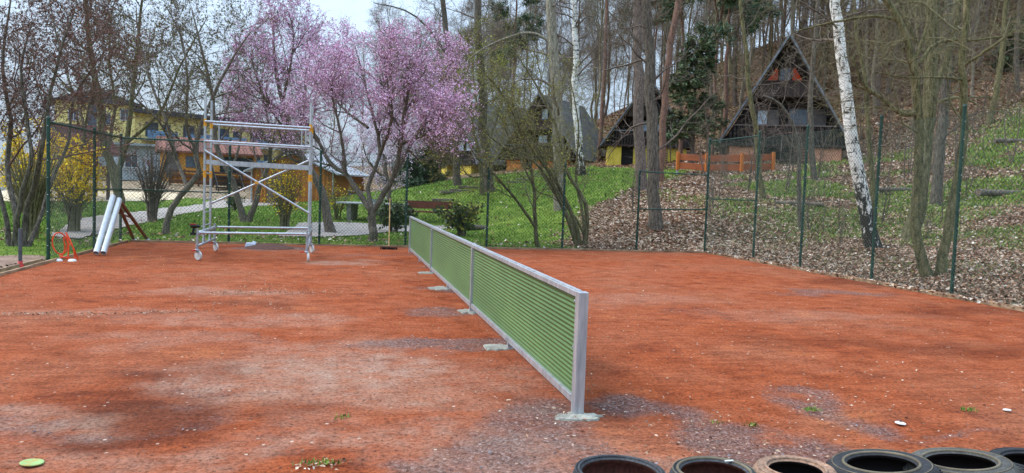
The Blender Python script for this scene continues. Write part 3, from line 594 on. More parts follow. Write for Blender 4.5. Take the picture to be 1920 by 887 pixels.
# --- trunks right of centre
lvt = [dict(per=12, t0=.25, ln=(1.5, 3.5), npts=7, wob=.2, up=.02, sides=4, rr=.22, ang=(50, 95)), dict(per=8, t0=.2, ln=(.7, 1.6), npts=6, wob=.2, up=.03, rr=.5, rmin=.006), dict(per=5, t0=.1, ln=(.3, .8), npts=4, wob=.2, rr=.6, rmin=.005)]
hero('tree', 'tall grey trunk with holes rising in front of the middle grey cabin', (1050, 400),
     [[(1053, 402), (1050, 330), (1046, 230), (1040, 120), (1034, 0), (1028, -130)], [(1046, 90), (1000, 62, 0), (940, 75, .3), (880, 110, .5), (860, 150, .5)], [(1044, 170), (1015, 150), (975, 150), (940, 165, .5)]],
     [(.24, .17), (.06, .02), (.04, .015)], mat('bark_poplar', '9a9484', '5c5547', 4, .95, .6, (5, 5, 1), fine=25), M_twig, lvt, D=30, k0=12)
def birch_mat():
    m = mat('bark_birch', 'e0ded8', 'c9c5bd', 3, .8); n = m.node_tree; b = n.nodes['Principled BSDF']; tc = n.nodes.new('ShaderNodeTexCoord').outputs['Object']
    src = b.inputs['Base Color'].links[0].from_socket
    mp = n.nodes.new('ShaderNodeMapping'); mp.inputs['Scale'].default_value = (2.2, 2.2, 9); n.links.new(tc, mp.inputs[0])
    f1 = ramp(n, [(.55, '000000'), (.60, 'ffffff')], noise(n, 1.6, 5, .75, mp.outputs[0]))
    sp = n.nodes.new('ShaderNodeSeparateXYZ'); n.links.new(tc, sp.inputs[0])
    low = n.nodes.new('ShaderNodeMapRange'); low.inputs[1].default_value = 2.3; low.inputs[2].default_value = 0; low.inputs[3].default_value = 0; low.inputs[4].default_value = .2; n.links.new(sp.outputs[2], low.inputs[0])
    mp2 = n.nodes.new('ShaderNodeMapping'); mp2.inputs['Scale'].default_value = (4, 4, 1.4); n.links.new(tc, mp2.inputs[0])
    f2 = ramp(n, [(.56, '000000'), (.61, 'ffffff')], math_(n, 'ADD', noise(n, 3, 6, .7, mp2.outputs[0]), low.outputs[0]))
    n.links.new(mixc(n, math_(n, 'MAXIMUM', f1, f2), src, '2b2623'), b.inputs['Base Color']); return m
M_birch = birch_mat()
hero('birch_tree', 'white-barked birch leaning left right of the orange-shuttered cabin', (1640, 466),
     [[(1640, 468), (1630, 430), (1612, 350), (1596, 260), (1583, 160), (1572, 60), (1568, -60), (1560, -160)]], [(.165, .09)], M_birch, M_twig,
     [dict(per=16, t0=.6, ln=(1.5, 3), npts=7, wob=.15, up=-.02, sides=4, rr=.3), dict(per=8, t0=.15, ln=(.8, 1.6), npts=6, wob=.15, up=-.06, rr=.5, rmin=.004)], k0=14)
hero('birch_tree', 'slim birch on the grassy bank right of the tall grey trunk', (1092, 328),
     [[(1092, 331), (1088, 290), (1079, 200), (1080, 90), (1076, -20), (1070, -120)]], [(.21, .1)], M_birch, M_twig,
     [dict(per=22, t0=.4, ln=(2, 4.5), npts=7, wob=.15, up=-.02, sides=4, rr=.3), dict(per=8, t0=.15, ln=(.8, 1.8), npts=6, wob=.15, up=-.08, rr=.5, rmin=.008)], k0=12, D=40)
hero('pine_tree', 'thick straight pine trunk with stubs left of the yellow-based cabin stairs', (1202, 357),
     [[(1203, 359), (1200, 280), (1196, 160), (1195, 40), (1194, -120)]], [(.225, .17)], M_barkp, M_twig,
     [dict(per=34, t0=.2, ln=(.5, 1.9), npts=6, wob=.2, up=-.02, sides=3, rr=.12, ang=(60, 95)), dict(per=4, t0=.3, ln=(.3, .7), npts=4, wob=.2, rr=.5, rmin=.006)], D=31, k0=12)
hero('tree', 'grey trunk standing in the leaf litter behind the railed fence bay', (1228, 421),
     [[(1229, 423), (1226, 380), (1224, 250), (1218, 120), (1214, 0), (1208, -120)], [(1218, 110), (1180, 60, .3), (1140, 20, .5)]], [(.19, .12), (.05, .015)], M_bark, M_twig, lvt, D=22.5, k0=12)
hero('pine_tree', 'slanting slimmer pine with reddish upper bark in front of the dark conifer', (1241, 341),
     [[(1240, 343), (1241, 290), (1246, 190), (1256, 90), (1272, 0), (1280, -100)]], [(.17, .12)], M_barkr, M_twig,
     [dict(per=20, t0=.25, ln=(.5, 1.8), npts=6, wob=.2, up=-.02, sides=3, rr=.15, ang=(60, 95)), dict(per=4, t0=.3, ln=(.3, .7), npts=4, wob=.2, rr=.5, rmin=.006)], D=35, k0=10)
hero('tree', 'pale trunk on the grass slope below the grey roof, left of centre post', (857, 351),
     [[(859, 352), (855, 300), (850, 220), (842, 120), (830, 0), (822, -90)], [(842, 110), (800, 50), (760, 20), (700, 5)], [(846, 150), (870, 90, .6), (900, 30, .8)]], [(.2, .1), (.07, .02), (.07, .02)], M_bark, M_twig, lvt, D=39, k0=10)
hero('tree', 'straight grey trunk on the grass slope in front of the grey roof', (916, 352),
     [[(917, 354), (912, 290), (905, 220), (902, 120), (895, 0), (890, -90)]], [(.25, .13)], M_bark, M_twig, lvt, D=37, k0=10)
# twin-trunk maple and neighbours at the right
M_maple = mat('bark_maple', '776c52', '3a3426', 4, .95, .7, (4, 4, 1), c3='5d5a3a', fine=28)
lvr = [dict(per=7, t0=.45, ln=(1.0, 2.4), npts=8, wob=.2, up=.02, sides=5, rr=.3, ang=(40, 85)), dict(per=7, t0=.15, ln=(.5, 1.2), npts=6, wob=.22, up=.03, rr=.5, rmin=.004), dict(per=5, t0=.1, ln=(.2, .5), npts=4, wob=.2, rr=.6, rmin=.003)]
hero('tree', 'twin-stemmed mossy maple between the last two fence posts on the right', (1755, 512),
     [[(1742, 513), (1722, 470), (1716, 420), (1722, 320), (1722, 210), (1714, 140), (1696, 60), (1660, 0), (1640, -40)], [(1764, 513), (1772, 450), (1785, 380), (1803, 300), (1808, 200), (1804, 100), (1812, 0), (1815, -80)],
      [(1722, 213), (1690, 212), (1655, 185, .1), (1625, 168, .2), (1600, 160, .2)], [(1634, 175), (1615, 150), (1598, 105)], [(1716, 110), (1735, 60), (1742, 20)],
      [(1722, 120), (1760, 80, .2), (1830, 75, .4), (1900, 66, .5)], [(1804, 125), (1850, 95, -.3), (1905, 55, -.5)], [(1806, 150), (1770, 145, -.3), (1700, 145, -.5), (1640, 135, -.6)], [(1690, 40), (1640, 30), (1560, 42), (1490, 60)]],
     [(.10, .055), (.092, .05), (.055, .02), (.035, .02), (.045, .015), (.04, .015), (.035, .012), (.025, .01), (.035, .01)], M_maple, M_twigg, lvr, D=14.7, k0=12)
hero('tree', 'thick furrowed trunk standing behind the twin-stemmed maple', (1702, 458),
     [[(1703, 460), (1712, 420), (1728, 330), (1742, 220), (1746, 110), (1752, 0), (1756, -90)], [(1742, 200), (1770, 130, .3), (1790, 60, .4), (1800, 0, .4)], [(1746, 120), (1710, 60), (1680, -10)]],
     [(.2, .13), (.1, .05), (.05, .03)], M_barkg, M_twigg, lvr, D=19.5, k0=14)
hero('tree', 'smooth grey trunk with side shoots farther up behind the twin maple', (1755, 385),
     [[(1754, 386), (1758, 320), (1768, 200), (1772, 100), (1778, 0), (1780, -80)], [(1768, 200), (1790, 120), (1830, 40), (1850, -20)]], [(.18, .12), (.06, .02)], M_bark, M_twig, lvt, D=26, k0=12)
for i, (lb, bs, pts, r0, D, mt) in enumerate([
        ('crooked mossy sapling standing in front of the wooden cabin fence', (1432, 378), [(1434, 380), (1424, 330), (1418, 240), (1408, 190), (1400, 110), (1390, 20), (1385, -60)], .1, 26, M_maple),
        ('thin brown tree with forked twigs in front of the cabin balcony', (1502, 410), [(1502, 412), (1498, 350), (1496, 270), (1480, 220), (1455, 190), (1430, 180)], .07, 22, M_bark),
        ('slender grey tree right of the cabin balcony', (1520, 365), [(1538, 372), (1524, 320), (1520, 230), (1522, 150), (1530, 60), (1535, -50)], .13, 31, M_bark),
        ('thin mossy trunk right beside the leaning birch', (1634, 410), [(1636, 412), (1634, 340), (1628, 240), (1622, 150), (1606, 60), (1600, -60)], .08, 22, M_maple),
        ('brown trunk on the leafy slope between birch and maple', (1645, 240), [(1645, 242), (1646, 190), (1646, 90), (1643, 0), (1640, -50)], .22, 50, M_barkp),
        ('slanting yellow-green trunk near the right edge of the slope', (1855, 255), [(1852, 262), (1862, 200), (1880, 100), (1886, 0), (1890, -60)], .17, 38, M_maple),
        ('short grey trunk in the upper right of the slope', (1912, 228), [(1911, 232), (1908, 180), (1905, 90), (1912, 0)], .17, 42, M_bark),
        ('reddish pine trunk on the hillside left of the yellow-based cabin', (1125, 300), [(1124, 302), (1128, 230), (1134, 130), (1138, 0), (1140, -70)], .17, 55, M_barkr),
        ('pine trunk rising left of the orange-shuttered roof peak', (1376, 200), [(1378, 225), (1378, 150), (1378, 60), (1376, -40)], .22, 62, M_barkp)]):
    hero('tree', lb, bs, [pts], [(r0, r0*.5)], mt, M_twig, [dict(lvt[0], per=9, t0=.45), dict(lvt[1], per=6), lvt[2]], D=D, k0=9)
# dark conifer beside cabin 2 and bush conifers
M_nee = mat('needles_dark', '4d6040', '34442e', 3, .7); M_nee2 = mat('needles_olive', '6b7048', '4a5232', 3, .7); M_nee3 = mat('needles_blue', '44624c', '2b4232', 3, .7)
def conifer(name, label, base, h, w_, D, mats, h0=.08, droop=-.06, per=60, n=16000, size=.3, lean=0, r=.14, group=None, aspect=None):
    p = foot(base, D); root = empty(name, p, label, 'tree', group=group)
    z = np.linspace(0, h, 16); P = np.stack([lean*z/h, 0*z, z-.1], 1)[None]; R = np.linspace(r, .02, 16)[None]
    tb = MB(); v, f = tubes(P, R, 8); tb.add(v, f); tb.build('trunk', M_barkp, root, True)
    b1, r1 = kids(P, R, per, t0=h0, t1=.99, ang=(65, 100), ln=(w_*.6, w_*1.15), npts=6, wob=.1, up=droop, rr=.3, rmin=.01, shrink=.75)
    b2, r2 = kids(b1, r1, 9, t0=.2, ang=(30, 70), ln=(.4, 1.0), npts=4, wob=.12, up=droop, rr=.5, rmin=.008)
    cb = MB()
    for a, c in ((b1, r1), (b2, r2)):
        v, f = tubes(a, c, 3); cb.add(v, f)
    cb.build('crown', M_twig, root, True)
    i = rng.integers(0, len(b2), n); x = rng.random(n)*2.99; j = x.astype(int); u = (x-j)[:, None]
    C = b2[i, j]*(1-u)+b2[i, j+1]*u+rng.normal(0, .06, (n, 3))
    v, f = cards(C, rng.uniform(.6, 1.3, n)*size*.3, 3.2, flat=.5)
    MB().add(v, f, rng.integers(0, len(mats), n)).build('needles', mats, root)
    return root
conifer('conifer_tree', 'dark drooping yew-like conifer between the two black cabins', 1294, 6.6, 2.7, 39, [M_nee, M_nee2, M_nee], n=11000, size=.30, h0=.22, per=48, droop=-.1)
conifer('conifer_tree', 'dark low conifer left of the grey roofs behind the white blossom', 800, 3.6, 1.6, 52, [M_nee, M_nee], n=7000, size=.42, h0=.02)
conifer('conifer_tree', 'second low dark conifer behind the corner of the yellow-walled hut', 765, 3.2, 1.5, 50, [M_nee, M_nee], n=6000, size=.42, h0=.02)
conifer('conifer_tree', 'small dark conifer at the upper right edge of the slope', 1890, 3.0, 1.7, 47, [M_nee, M_nee], n=5000, size=.42, h0=.02)
def pine(px, D, h, w_, label, t0=.55, n=9000, group=None):
    p = foot(px, D); root = empty('pine_tree', p, label, 'tree', group=group)
    z = np.linspace(0, h, 12); P = np.stack([.03*z*rng.normal(), .02*z*rng.normal(), z-.1], 1)[None]; R = np.linspace(.15, .05, 12)[None]
    P[:, 1:-1, :2] += rng.normal(0, .06, (1, 10, 2))
    tb = MB(); v, f = tubes(P, R, 8); tb.add(v, f); tb.build('trunk', M_barkr, root, True)
    b1, r1 = kids(P, R, 22, t0=t0, t1=1, ang=(50, 90), ln=(w_*.6, w_*1.2), npts=6, wob=.15, up=.06, rr=.35, rmin=.02, shrink=.4)
    b2, r2 = kids(b1, r1, 7, t0=.35, ang=(30, 70), ln=(.6, 1.2), npts=4, wob=.12, up=.05, rr=.5, rmin=.01)
    cb = MB()
    for a, c in ((b1, r1), (b2, r2)):
        v, f = tubes(a, c, 3); cb.add(v, f)
    cb.build('crown', M_twig, root, True)
    i = rng.integers(0, len(b2), n); x = 1+rng.random(n)*1.99; j = x.astype(int); u = (x-j)[:, None]
    C = b2[i, j]*(1-u)+b2[i, j+1]*u+rng.normal(0, .13, (n, 3))
    v, f = cards(C, rng.uniform(.6, 1.3, n)*.075, 4.5)
    MB().add(v, f, rng.integers(0, 3, n)).build('needles', [M_nee3, M_nee, M_nee2], root)
    return root
pine(1350, 42, 12.5, 3.0, 'green pine crown hanging above the dark conifer, left of the roof peak', .5)
pine(1272, 46, 14, 2.6, 'tall pine with green crown above the conifer, behind the slanting trunk', .62)
pine(1455, 60, 17, 3.0, 'pine crown above the right cabin roof peak', .5)
pine(955, 66, 15, 3.0, 'bushy green pine in the wood above the middle grey roof', .55)
pine(1180, 70, 15, 2.6, 'green pine in the wood left of the yellow-based cabin peak', .55)
# --- forest copies
protos = []
M_barkf = mat('bark_beech', '8b8272', '5d5548', 3, .95, .4, (3, 3, 1)); M_barkf2 = mat('bark_oak', '857b5f', '5b533f', 3, .95, .4, (3, 3, 1)); M_twigf = mat('twig_grey', '8a7c6e', '655a50', 2, .9)
for v_ in range(7):
    h = 15+v_*.9; root = empty('forest_tree', (0, 0, 0), 'bare tree trunk of the wood on the hillside', 'tree', group='bare trees of the wood on the hillside')
    z = np.linspace(0, h, 8); wob = rng.normal(0, .22, (8, 2)); wob[0] = 0
    main = np.stack([wob[:, 0]+rng.normal()*.03*z, wob[:, 1]+rng.normal()*.03*z, z-.2], 1); L = [main]; Rr = [(.09+.02*(v_ % 4), .02)]
    for q in range(2+v_ % 2):
        i = rng.integers(3, 5); a = rng.uniform(0, 2*PI); d = np.array([math.cos(a), math.sin(a), 0]); s0 = main[i]
        L.append(np.array([s0, s0+d*.7+[0, 0, 1.6], s0+d*1.3+[0, 0, 3.6], s0+d*1.6+[0, 0, (h-s0[2])*.85]])); Rr.append((.05, .015))
    bk = [M_barkf, M_barkf2, M_barkp, M_barkf, M_barkr, M_barkf2, M_barkf][v_]
    finish_tree(root, L, Rr, bk, [M_twigf, M_twigg, M_twigf][v_ % 3], [dict(per=14, t0=.1, ln=(1.2, 3.2), npts=6, wob=.2, up=.08, sides=3, rr=.3, rmin=.014), dict(per=9, t0=.15, ln=(.8, 2.0), npts=5, wob=.22, up=.05, rr=.5, rmin=.010), dict(per=6, t0=.1, ln=(.4, .9), npts=3, wob=.2, rr=.6, rmin=.008)], k0=7)
    protos.append(root)
used = set(); placed = []
def copy_tree(o):
    c = o.copy(); COL.objects.link(c)
    for ch in o.children:
        k = ch.copy(); COL.objects.link(k); k.parent = c
    return c
spots = []
def keep_clear(px, py, D):
    return False
tries = 0
while len(spots) < 285 and tries < 6000:
    tries += 1
    px = rng.uniform(700, 1990) if tries % 2 else rng.uniform(1330, 1990); D = rng.uniform(40, 112) if tries % 2 else rng.uniform(48, 85)
    if px < 830 and D < 66: continue
    p = foot(px, D)
    if p[2] < 1.6: continue
    if 1080 < px < 1320 and D < 60: continue
    if px < 1110 and D < 68: continue
    if 1330 < px < 1610 and D < 50: continue
    if any((p[0]-q[0])**2+(p[1]-q[1])**2 < 2.6 for q in spots): continue
    spots.append(p)
for i, p in enumerate(spots):
    s = i % 7
    o = protos[s] if s not in used else copy_tree(protos[s])
    used.add(s)
    o.location = Vector(p); o.rotation_euler = (0, 0, rng.uniform(0, 6.28)); k = rng.uniform(.6, 1.12); o.scale = (k, k, k*rng.uniform(.9, 1.15))
# thin brushwood on the right slope
bp_ = []
for v_ in range(4):
    root = empty('sapling', (0, 0, 0), 'bare thin sapling growing among the leaves on the slope', 'sapling', group='bare saplings on the leafy slope')
    L = [np.array([[0, 0, -.05], [rng.normal()*.1, rng.normal()*.1, 1.1], [rng.normal()*.3, rng.normal()*.3, 2.4]]) for q in range(1+v_)]
    finish_tree(root, L, [(.018, .004)]*len(L), M_twig, M_twig, [dict(per=8, t0=.2, ln=(.4, 1.1), npts=5, wob=.2, up=.1, rr=.5, rmin=.004), dict(per=5, t0=.2, ln=(.2, .5), npts=4, wob=.2, rr=.6, rmin=.003)], k0=5)
    bp_.append(root)
us = set(); n = 0
for q in range(400):
    if n >= 60: break
    px = rng.uniform(1130, 1960); D = rng.uniform(17.5, 46); p = foot(px, D)
    if p[0] < 9.6 and p[1] < 15: continue
    if 1330 < px < 1600 and 33 < D < 46: continue
    if litter(p[0], p[1]) < .6: continue
    s = n % 4; o = bp_[s] if s not in us else copy_tree(bp_[s]); us.add(s); n += 1
    k = rng.uniform(.35, 1.0)*(1 if D < 28 else 1.6); o.location = Vector(p); o.rotation_euler = (0, 0, rng.uniform(0, 6)); o.scale = (k, k, k)
# ------------------------------------------------------------------ ground clutter (stuff)
def scatter(n, region, dens):
    X = []; tot = 0
    while tot < n:
        px = rng.uniform(region[0], region[1], 20000); D = rng.uniform(region[2], region[3], 20000)
        P = CAM+(FW*F+RT*(px[:, None]-960))/F*D[:, None]; keep = rng.random(20000) < dens(P[:, 0], P[:, 1], D)
        P = P[keep][:, :2]; X.append(P); tot += len(P)
        if len(X) > 60: break
    P = np.vstack(X)[:n]
    for pg in DRP:
        x, y = P[:, 0], P[:, 1]; ins = np.zeros(len(P), bool); x2, y2 = pg[-1]
        for x1, y1 in pg:
            if y1 != y2: ins ^= ((y1 > y) != (y2 > y)) & (x < (x2-x1)*(y-y1)/(y2-y1)+x1)
            x2, y2 = x1, y1
        P = P[~ins | (rng.random(len(P)) < .02)]
    return np.column_stack([P, H(P[:, 0], P[:, 1])])
out_court = lambda x, y: ((x < XL-.1) | (x > XR+.08) | (y > YF+.06)).astype(float)
LC = [mat('leaf_a', 'b59c86', '967b66', 6, .85), mat('leaf_b', 'c3ae98', 'a38b75', 6, .85), mat('leaf_c', '8a6850', '6b4d3c', 6, .85), mat('leaf_d', 'd9cec0', 'b8a999', 6, .85), mat('leaf_e', '6a4a3b', '4b352c', 6, .85), mat('leaf_f', 'a37d62', '85604b', 6, .85)]
P = scatter(120000, (930, 2000, 12, 44), lambda x, y, D: out_court(x, y)*np.clip(litter(x, y)*(.7+.3*fbm(x*.8, y*.8, 4))*np.where(D < 24, 1, .55)*(1-.4*greenish(x, y)), 0, 1))
P[:, 2] += rng.uniform(.004, .05, len(P)); v, f = cards(P, rng.uniform(.035, .08, len(P))*np.clip(np.linalg.norm(P-CAM, axis=1)/20, .9, 1.6), 1.35, flat=.8, curl=.3)
tag(MB().add(v, f, rng.choice(6, len(P), p=[.3, .16, .17, .08, .12, .17])).build('fallen_leaves', LC), 'dry brown and tan leaves covering the slope behind the right fence', 'leaf litter', kind='stuff')
P = scatter(45000, (1050, 2000, 43, 92), lambda x, y, D: litter(x, y)*(.6+.4*fbm(x*.5, y*.5, 4)))
P[:, 2] += rng.uniform(.01, .08, len(P)); v, f = cards(P, rng.uniform(.09, .22, len(P)), 1.35, flat=.7, curl=.35)
tag(MB().add(v, f, rng.choice(6, len(P), p=[.15, .05, .3, .02, .18, .3])).build('fallen_leaves', LC), 'reddish brown leaves covering the upper hillside in the wood', 'leaf litter', kind='stuff')
P = scatter(2200, (-100, 1400, 16, 45), lambda x, y, D: out_court(x, y)*(1-litter(x, y))*np.where(y < 17, 1, .25))
P[:, 2] += rng.uniform(.02, .06, len(P)); v, f = cards(P, rng.uniform(.04, .1, len(P)), 1.35, flat=.7, curl=.35)
tag(MB().add(v, f, rng.integers(0, 6, len(P))).build('scattered_leaves', LC), 'loose dry leaves scattered over the lawn behind the far fence', 'leaf litter', kind='stuff')
GC = [mat('blade_a', '6b8f34', '527326', 2, .7), mat('blade_b', '8aa642', '6c8836', 2, .7), mat('blade_c', '9aa653', '7f8a42', 2, .7), mat('blade_d', '3f641f', '2f4c19', 2, .7)]
def blades(P, hgt):
    n = len(P); a = rng.uniform(0, 2*PI, n); wd = hgt*.22; dx = np.stack([np.cos(a), np.sin(a), 0*a], 1)*wd[:, None]
    tip = P+np.stack([rng.normal(0, .35, n)*hgt, rng.normal(0, .35, n)*hgt, hgt], 1)
    return np.stack([P-dx, P+dx, tip], 1).reshape(-1, 3), np.arange(3*n).reshape(n, 3)
P = scatter(110000, (-60, 1350, 13, 60), lambda x, y, D: out_court(x, y)*(1-litter(x, y))*np.clip(1.15-fbm(x*.4, y*.4, 12)*.6, 0, 1)*np.clip(26/D, .35, 1)*(.55+.45*sstep(15.5, 17, y)))
P[:, 2] -= .01
# keep blades off paths and sand
v, f = blades(P, rng.uniform(.03, .075, len(P))*np.clip(np.linalg.norm(P-CAM, axis=1)/22, .8, 1.8))
tag(MB().add(v, f, rng.choice(4, len(P), p=[.4, .3, .12, .18])).build('grass', GC), 'short green lawn grass behind the far fence', 'grass', kind='stuff')
P = scatter(48000, (1150, 2000, 13, 42), lambda x, y, D: out_court(x, y)*np.clip(greenish(x, y)*1.2, 0, 1)*litter(x, y))
v, f = blades(P, rng.uniform(.04, .10, len(P))*np.clip(np.linalg.norm(P-CAM, axis=1)/22, .8, 1.8))
tag(MB().add(v, f, rng.choice(4, len(P), p=[.3, .2, .3, .2])).build('ground_ivy', GC), 'patches of green ground cover among the leaves on the right slope', 'ground cover', kind='stuff')
# crumbs and swept debris on clay
pts = []
for (x0, y0, x1, y1, n_, s) in [(0, 592, 130, 590, 120, .05), (130, 592, 400, 585, 260, .06), (400, 552, 640, 548, 330, .12), (330, 575, 520, 570, 90, .15), (430, 545, 560, 540, 90, .2), (1240, 815, 1520, 870, 130, .3), (1500, 690, 1900, 860, 150, .6), (900, 740, 1060, 800, 60, .12), (560, 880, 640, 870, 60, .04), (0, 480, 700, 520, 260, 1.6), (1100, 500, 1800, 640, 160, 2.0), (1100, 740, 1500, 860, 200, .5)]:
    tt = rng.random(n_); A = g0(x0, y0); B = g0(x1, y1); q = A+(B-A)*tt[:, None]; q[:, :2] += rng.normal(0, s, (n_, 2)); pts.append(q)
a = rng.random(700); pts.append(np.column_stack([rng.uniform(XL, XR, 700), rng.uniform(-2, YF, 700), np.zeros(700)]))
P = np.vstack(pts); P = P[(P[:, 0] > XL+.05) & (P[:, 0] < XR-.05) & (P[:, 1] < YF-.05)]; P[:, 2] = .012+rng.uniform(0, .008, len(P))
v, f = cards(P, rng.uniform(.007, .024, len(P)), 1.5, flat=.8, curl=.3)
tag(MB().add(v, f, rng.choice(6, len(P), p=[.25, .12, .25, .02, .2, .16])).build('leaf_crumbs', LC), 'swept lines of leaf crumbs and bits on the red clay', 'debris', kind='stuff')
P = np.column_stack([rng.uniform(XR-.25, XR+.5, 1500)**1, rng.uniform(-2, YF, 1500), np.full(1500, .04)]); P[:, 0] = XR+rng.normal(.12, .14, 1500)
v, f = cards(P, rng.uniform(.03, .09, len(P)), 1.4, flat=.7, curl=.4)
tag(MB().add(v, f, rng.integers(0, 6, len(P))).build('edge_leaves', LC), 'dry leaves blown along the right edging board of the court', 'leaf litter', kind='stuff')
# pebbles on gravel
sel = rng.random(CX.shape) < gravel*.22; px_ = CX[sel]+rng.uniform(-.05, .05, sel.sum()); py_ = CY[sel]+rng.uniform(-.05, .05, sel.sum())
kk = rng.random(len(px_)) < .8; P = np.column_stack([px_, py_, np.full(len(px_), .01)])[kk]
s = rng.uniform(.005, .013, len(P))[:, None, None]; oc = np.array([[1, 0, 0], [0, 1, 0], [-1, 0, 0], [0, -1, 0], [0, 0, .8]])
V = P[:, None]+oc[None]*s*rng.uniform(.7, 1.3, (len(P), 5, 1)); f = (np.arange(len(P))*5)[:, None, None]+np.array([[0, 1, 4], [1, 2, 4], [2, 3, 4], [3, 0, 4]])[None]
tag(MB().add(V.reshape(-1, 3), f.reshape(-1, 3), np.repeat(rng.choice(3, len(P), p=[.36, .62, .02]), 4)).build('gravel_pebbles', [mat('pebble_a', '8c8688', '5e585a', 9, .9), mat('pebble_b', '6a6264', '4a4446', 9, .9), mat('pebble_c', 'bfb8b2', '96908b', 9, .9)]), 'small grey pebbles lying on the worn gravel patches', 'gravel', kind='stuff')
# ------------------------------------------------------------------ tennis net wall
net = empty('tennis_net', (0, 0, 0), 'long green ribbed metal tennis net in an aluminium frame across the clay', 'tennis net')
HN = .836; NL = 12.8
M_net = mat('net_green', '56743f', '486636', 2.5, .42, .03, (1, .3, 1), spec=.5)
b3 = NL/3
for i in range(3):
    y0 = i*b3+(.05 if i == 0 else .03); y1 = (i+1)*b3-.03
    nz_ = 16*18; zz = np.linspace(.115, HN-.05, nz_); xx = .0045*np.sin((zz-.115)/(HN-.165)*2*PI*20)
    yy = np.linspace(y0, y1, 2); V = np.array([[xx[k], y, zz[k]] for k in range(nz_) for y in yy]); fr = [[2*k, 2*k+1, 2*k+3, 2*k+2] for k in range(nz_-1)]
    V2 = V+np.array([.0035, 0, 0]); mb = MB().add(V, fr).add(V2, [q[::-1] for q in fr]); mb.build('net_panel', M_net, net, True)
mb = MB().box((0, NL/2, HN-.019), (.055, NL-.09, .038)).box((0, NL/2, HN+.004), (.03, NL-.09, .01)); mb.build('top_rail', M_alu, net, bevel=.003)
for i in range(3): MB().box((0, (i+.5)*b3, .09), (.05, b3-.1, .05)).build('bottom_rail', M_alu, net, bevel=.003)
for k, y in enumerate((0, b3, 2*b3, NL)):
    s = .078 if k in (0, 3) else .045
    MB().box((0, y, (HN+.003)/2), (s*.9 if k in (0, 3) else .06, s, HN+.006)).build('post', M_alu, net, bevel=.004)
mb = MB()
for y in (b3*.5, b3*1.5, b3*2.5): mb.box((0, y, .045), (.04, .05, .09))
mb.build('foot', M_alu, net)
mb = MB()
for i in range(3):
    for y in (i*b3+.06, (i+1)*b3-.05, (i+.5)*b3):
        for z in ((.12, .45, .77) if y != (i+.5)*b3 else (.1,)): mb.lathe([(0, .006), (.008, .005), (.01, 0)], (-.031, y, z), 8, [[0, 0, -1], [0, 1, 0], [1, 0, 0]])
mb.build('bolt', M_galv, net)
for k, (px, py, rx, ry) in enumerate([(1085, 783, .2, .11), (935, 652, .17, .16), (878, 584, .14, .2), (826, 541, .2, .24), (800, 512, .2, .2)]):
    c = g0(px, py); a = np.linspace(0, 2*PI, 26, endpoint=False); r = 1+rng.normal(0, .17, 26); rx *= .78; ry *= .78; V = np.stack([np.cos(a)*rx*r, np.sin(a)*ry*r, 0*a+.011+rng.normal(0,.002,26)], 1)+[c[0], c[1], 0]
    W = V*[1, 1, 0]+(V-[c[0], c[1], 0])*[.12, .12, 0]-[0, 0, .015]; mb = MB()
    mb.add(np.vstack([V, W, [[c[0], c[1], .020]]]), [[i, (i+1) % 26, 52] for i in range(26)]); mb.add(np.vstack([V, W]), [[i+26, (i+1) % 26+26, (i+1) % 26, i] for i in range(26)])
    lb = ['pale concrete pad at the near end post of the net', 'largest pale concrete pad left of the near net panel, halfway along it', 'small concrete pad under the nearer inner net post', 'concrete pad beside the middle net panel', 'concrete pad near the farther inner net post'][k]
    tag(mb.build('concrete_pad', M_conc, smooth=True), lb, 'concrete pad')
# ------------------------------------------------------------------ chain link fences
def chain(A, B, h, z0=.05, cell=.06, r=.0027):
    """woven diagonal wires between two posts A and B (xy)"""
    A = np.array(A, float); B = np.array(B, float); L = np.linalg.norm(B-A); d = (B-A)/L; P = []
    st = cell*math.sqrt(2)
    for sg in (1, -1):
        k = np.arange(-h, L+h, st)
        for u in k:
            t0, t1 = 0., h
            ua, ub = u, u+sg*h
            if sg > 0: lo = max(0, -u); hi = min(h, L-u)
            else: lo = max(0, u-L); hi = min(h, u)
            if hi-lo < .05: continue
            P.append([[u+sg*lo, lo], [u+sg*hi, hi]])
    P = np.array(P); off = .03*np.array([d[1], -d[0]])
    W = np.concatenate([A[None, None]+P[..., 0:1]*d[None, None]+off, P[..., 1:2]+z0], -1)
    mb = MB(); v, f = tubes(W, np.full((len(W), 2), r), 3); mb.add(v, f)
    for z in (z0+.02, z0+h*.5, z0+h): mb.tube([[A[0]+off[0], A[1]+off[1], z], [B[0]+off[0], B[1]+off[1], z]], .003, 4, cap=False)
    return mb
def post(x, y, h, r=.03, lean=0):
    mb = MB(); z0 = float(H(x, y)) if False else -.05
    mb.tube([(x, y, z0), (x+lean, y, h)], r, 10); mb.lathe([(0, h+.02), (r*1.15, h+.012), (r*1.2, h-.03)], (lean*1+x, y, 0), 10)
    for z in np.arange(.25, h, .3): mb.box((x+lean*z/h, y-r-.004, z), (.018, .012, .014), mi=1)
    return mb
def fence(label, posts, h, rails, meshes, mh):
    root = empty('chain_link_fence', (posts[0][0], posts[0][1], 0), label, 'fence')
    def loc(o):
        o.location = -Vector(root.location); return o
    for x, y, hh in posts: loc(post(x, y, hh).build('post', [M_green, M_galv], root, True))
    for a, b, r in rails: loc(MB().tube([a, b], r, 8).build('rail', M_green, root, True))
    for i in meshes:
        a, b = posts[i], posts[i+1]; loc(chain(a[:2], b[:2], min(mh, a[2], b[2])-.1).build('wire_mesh', M_mesh, root))
    return root
fx = [-6.62, -4.22, -2.1, .02, 2.12, 4.17, 6.28, 8.32]; yf = YF+.14
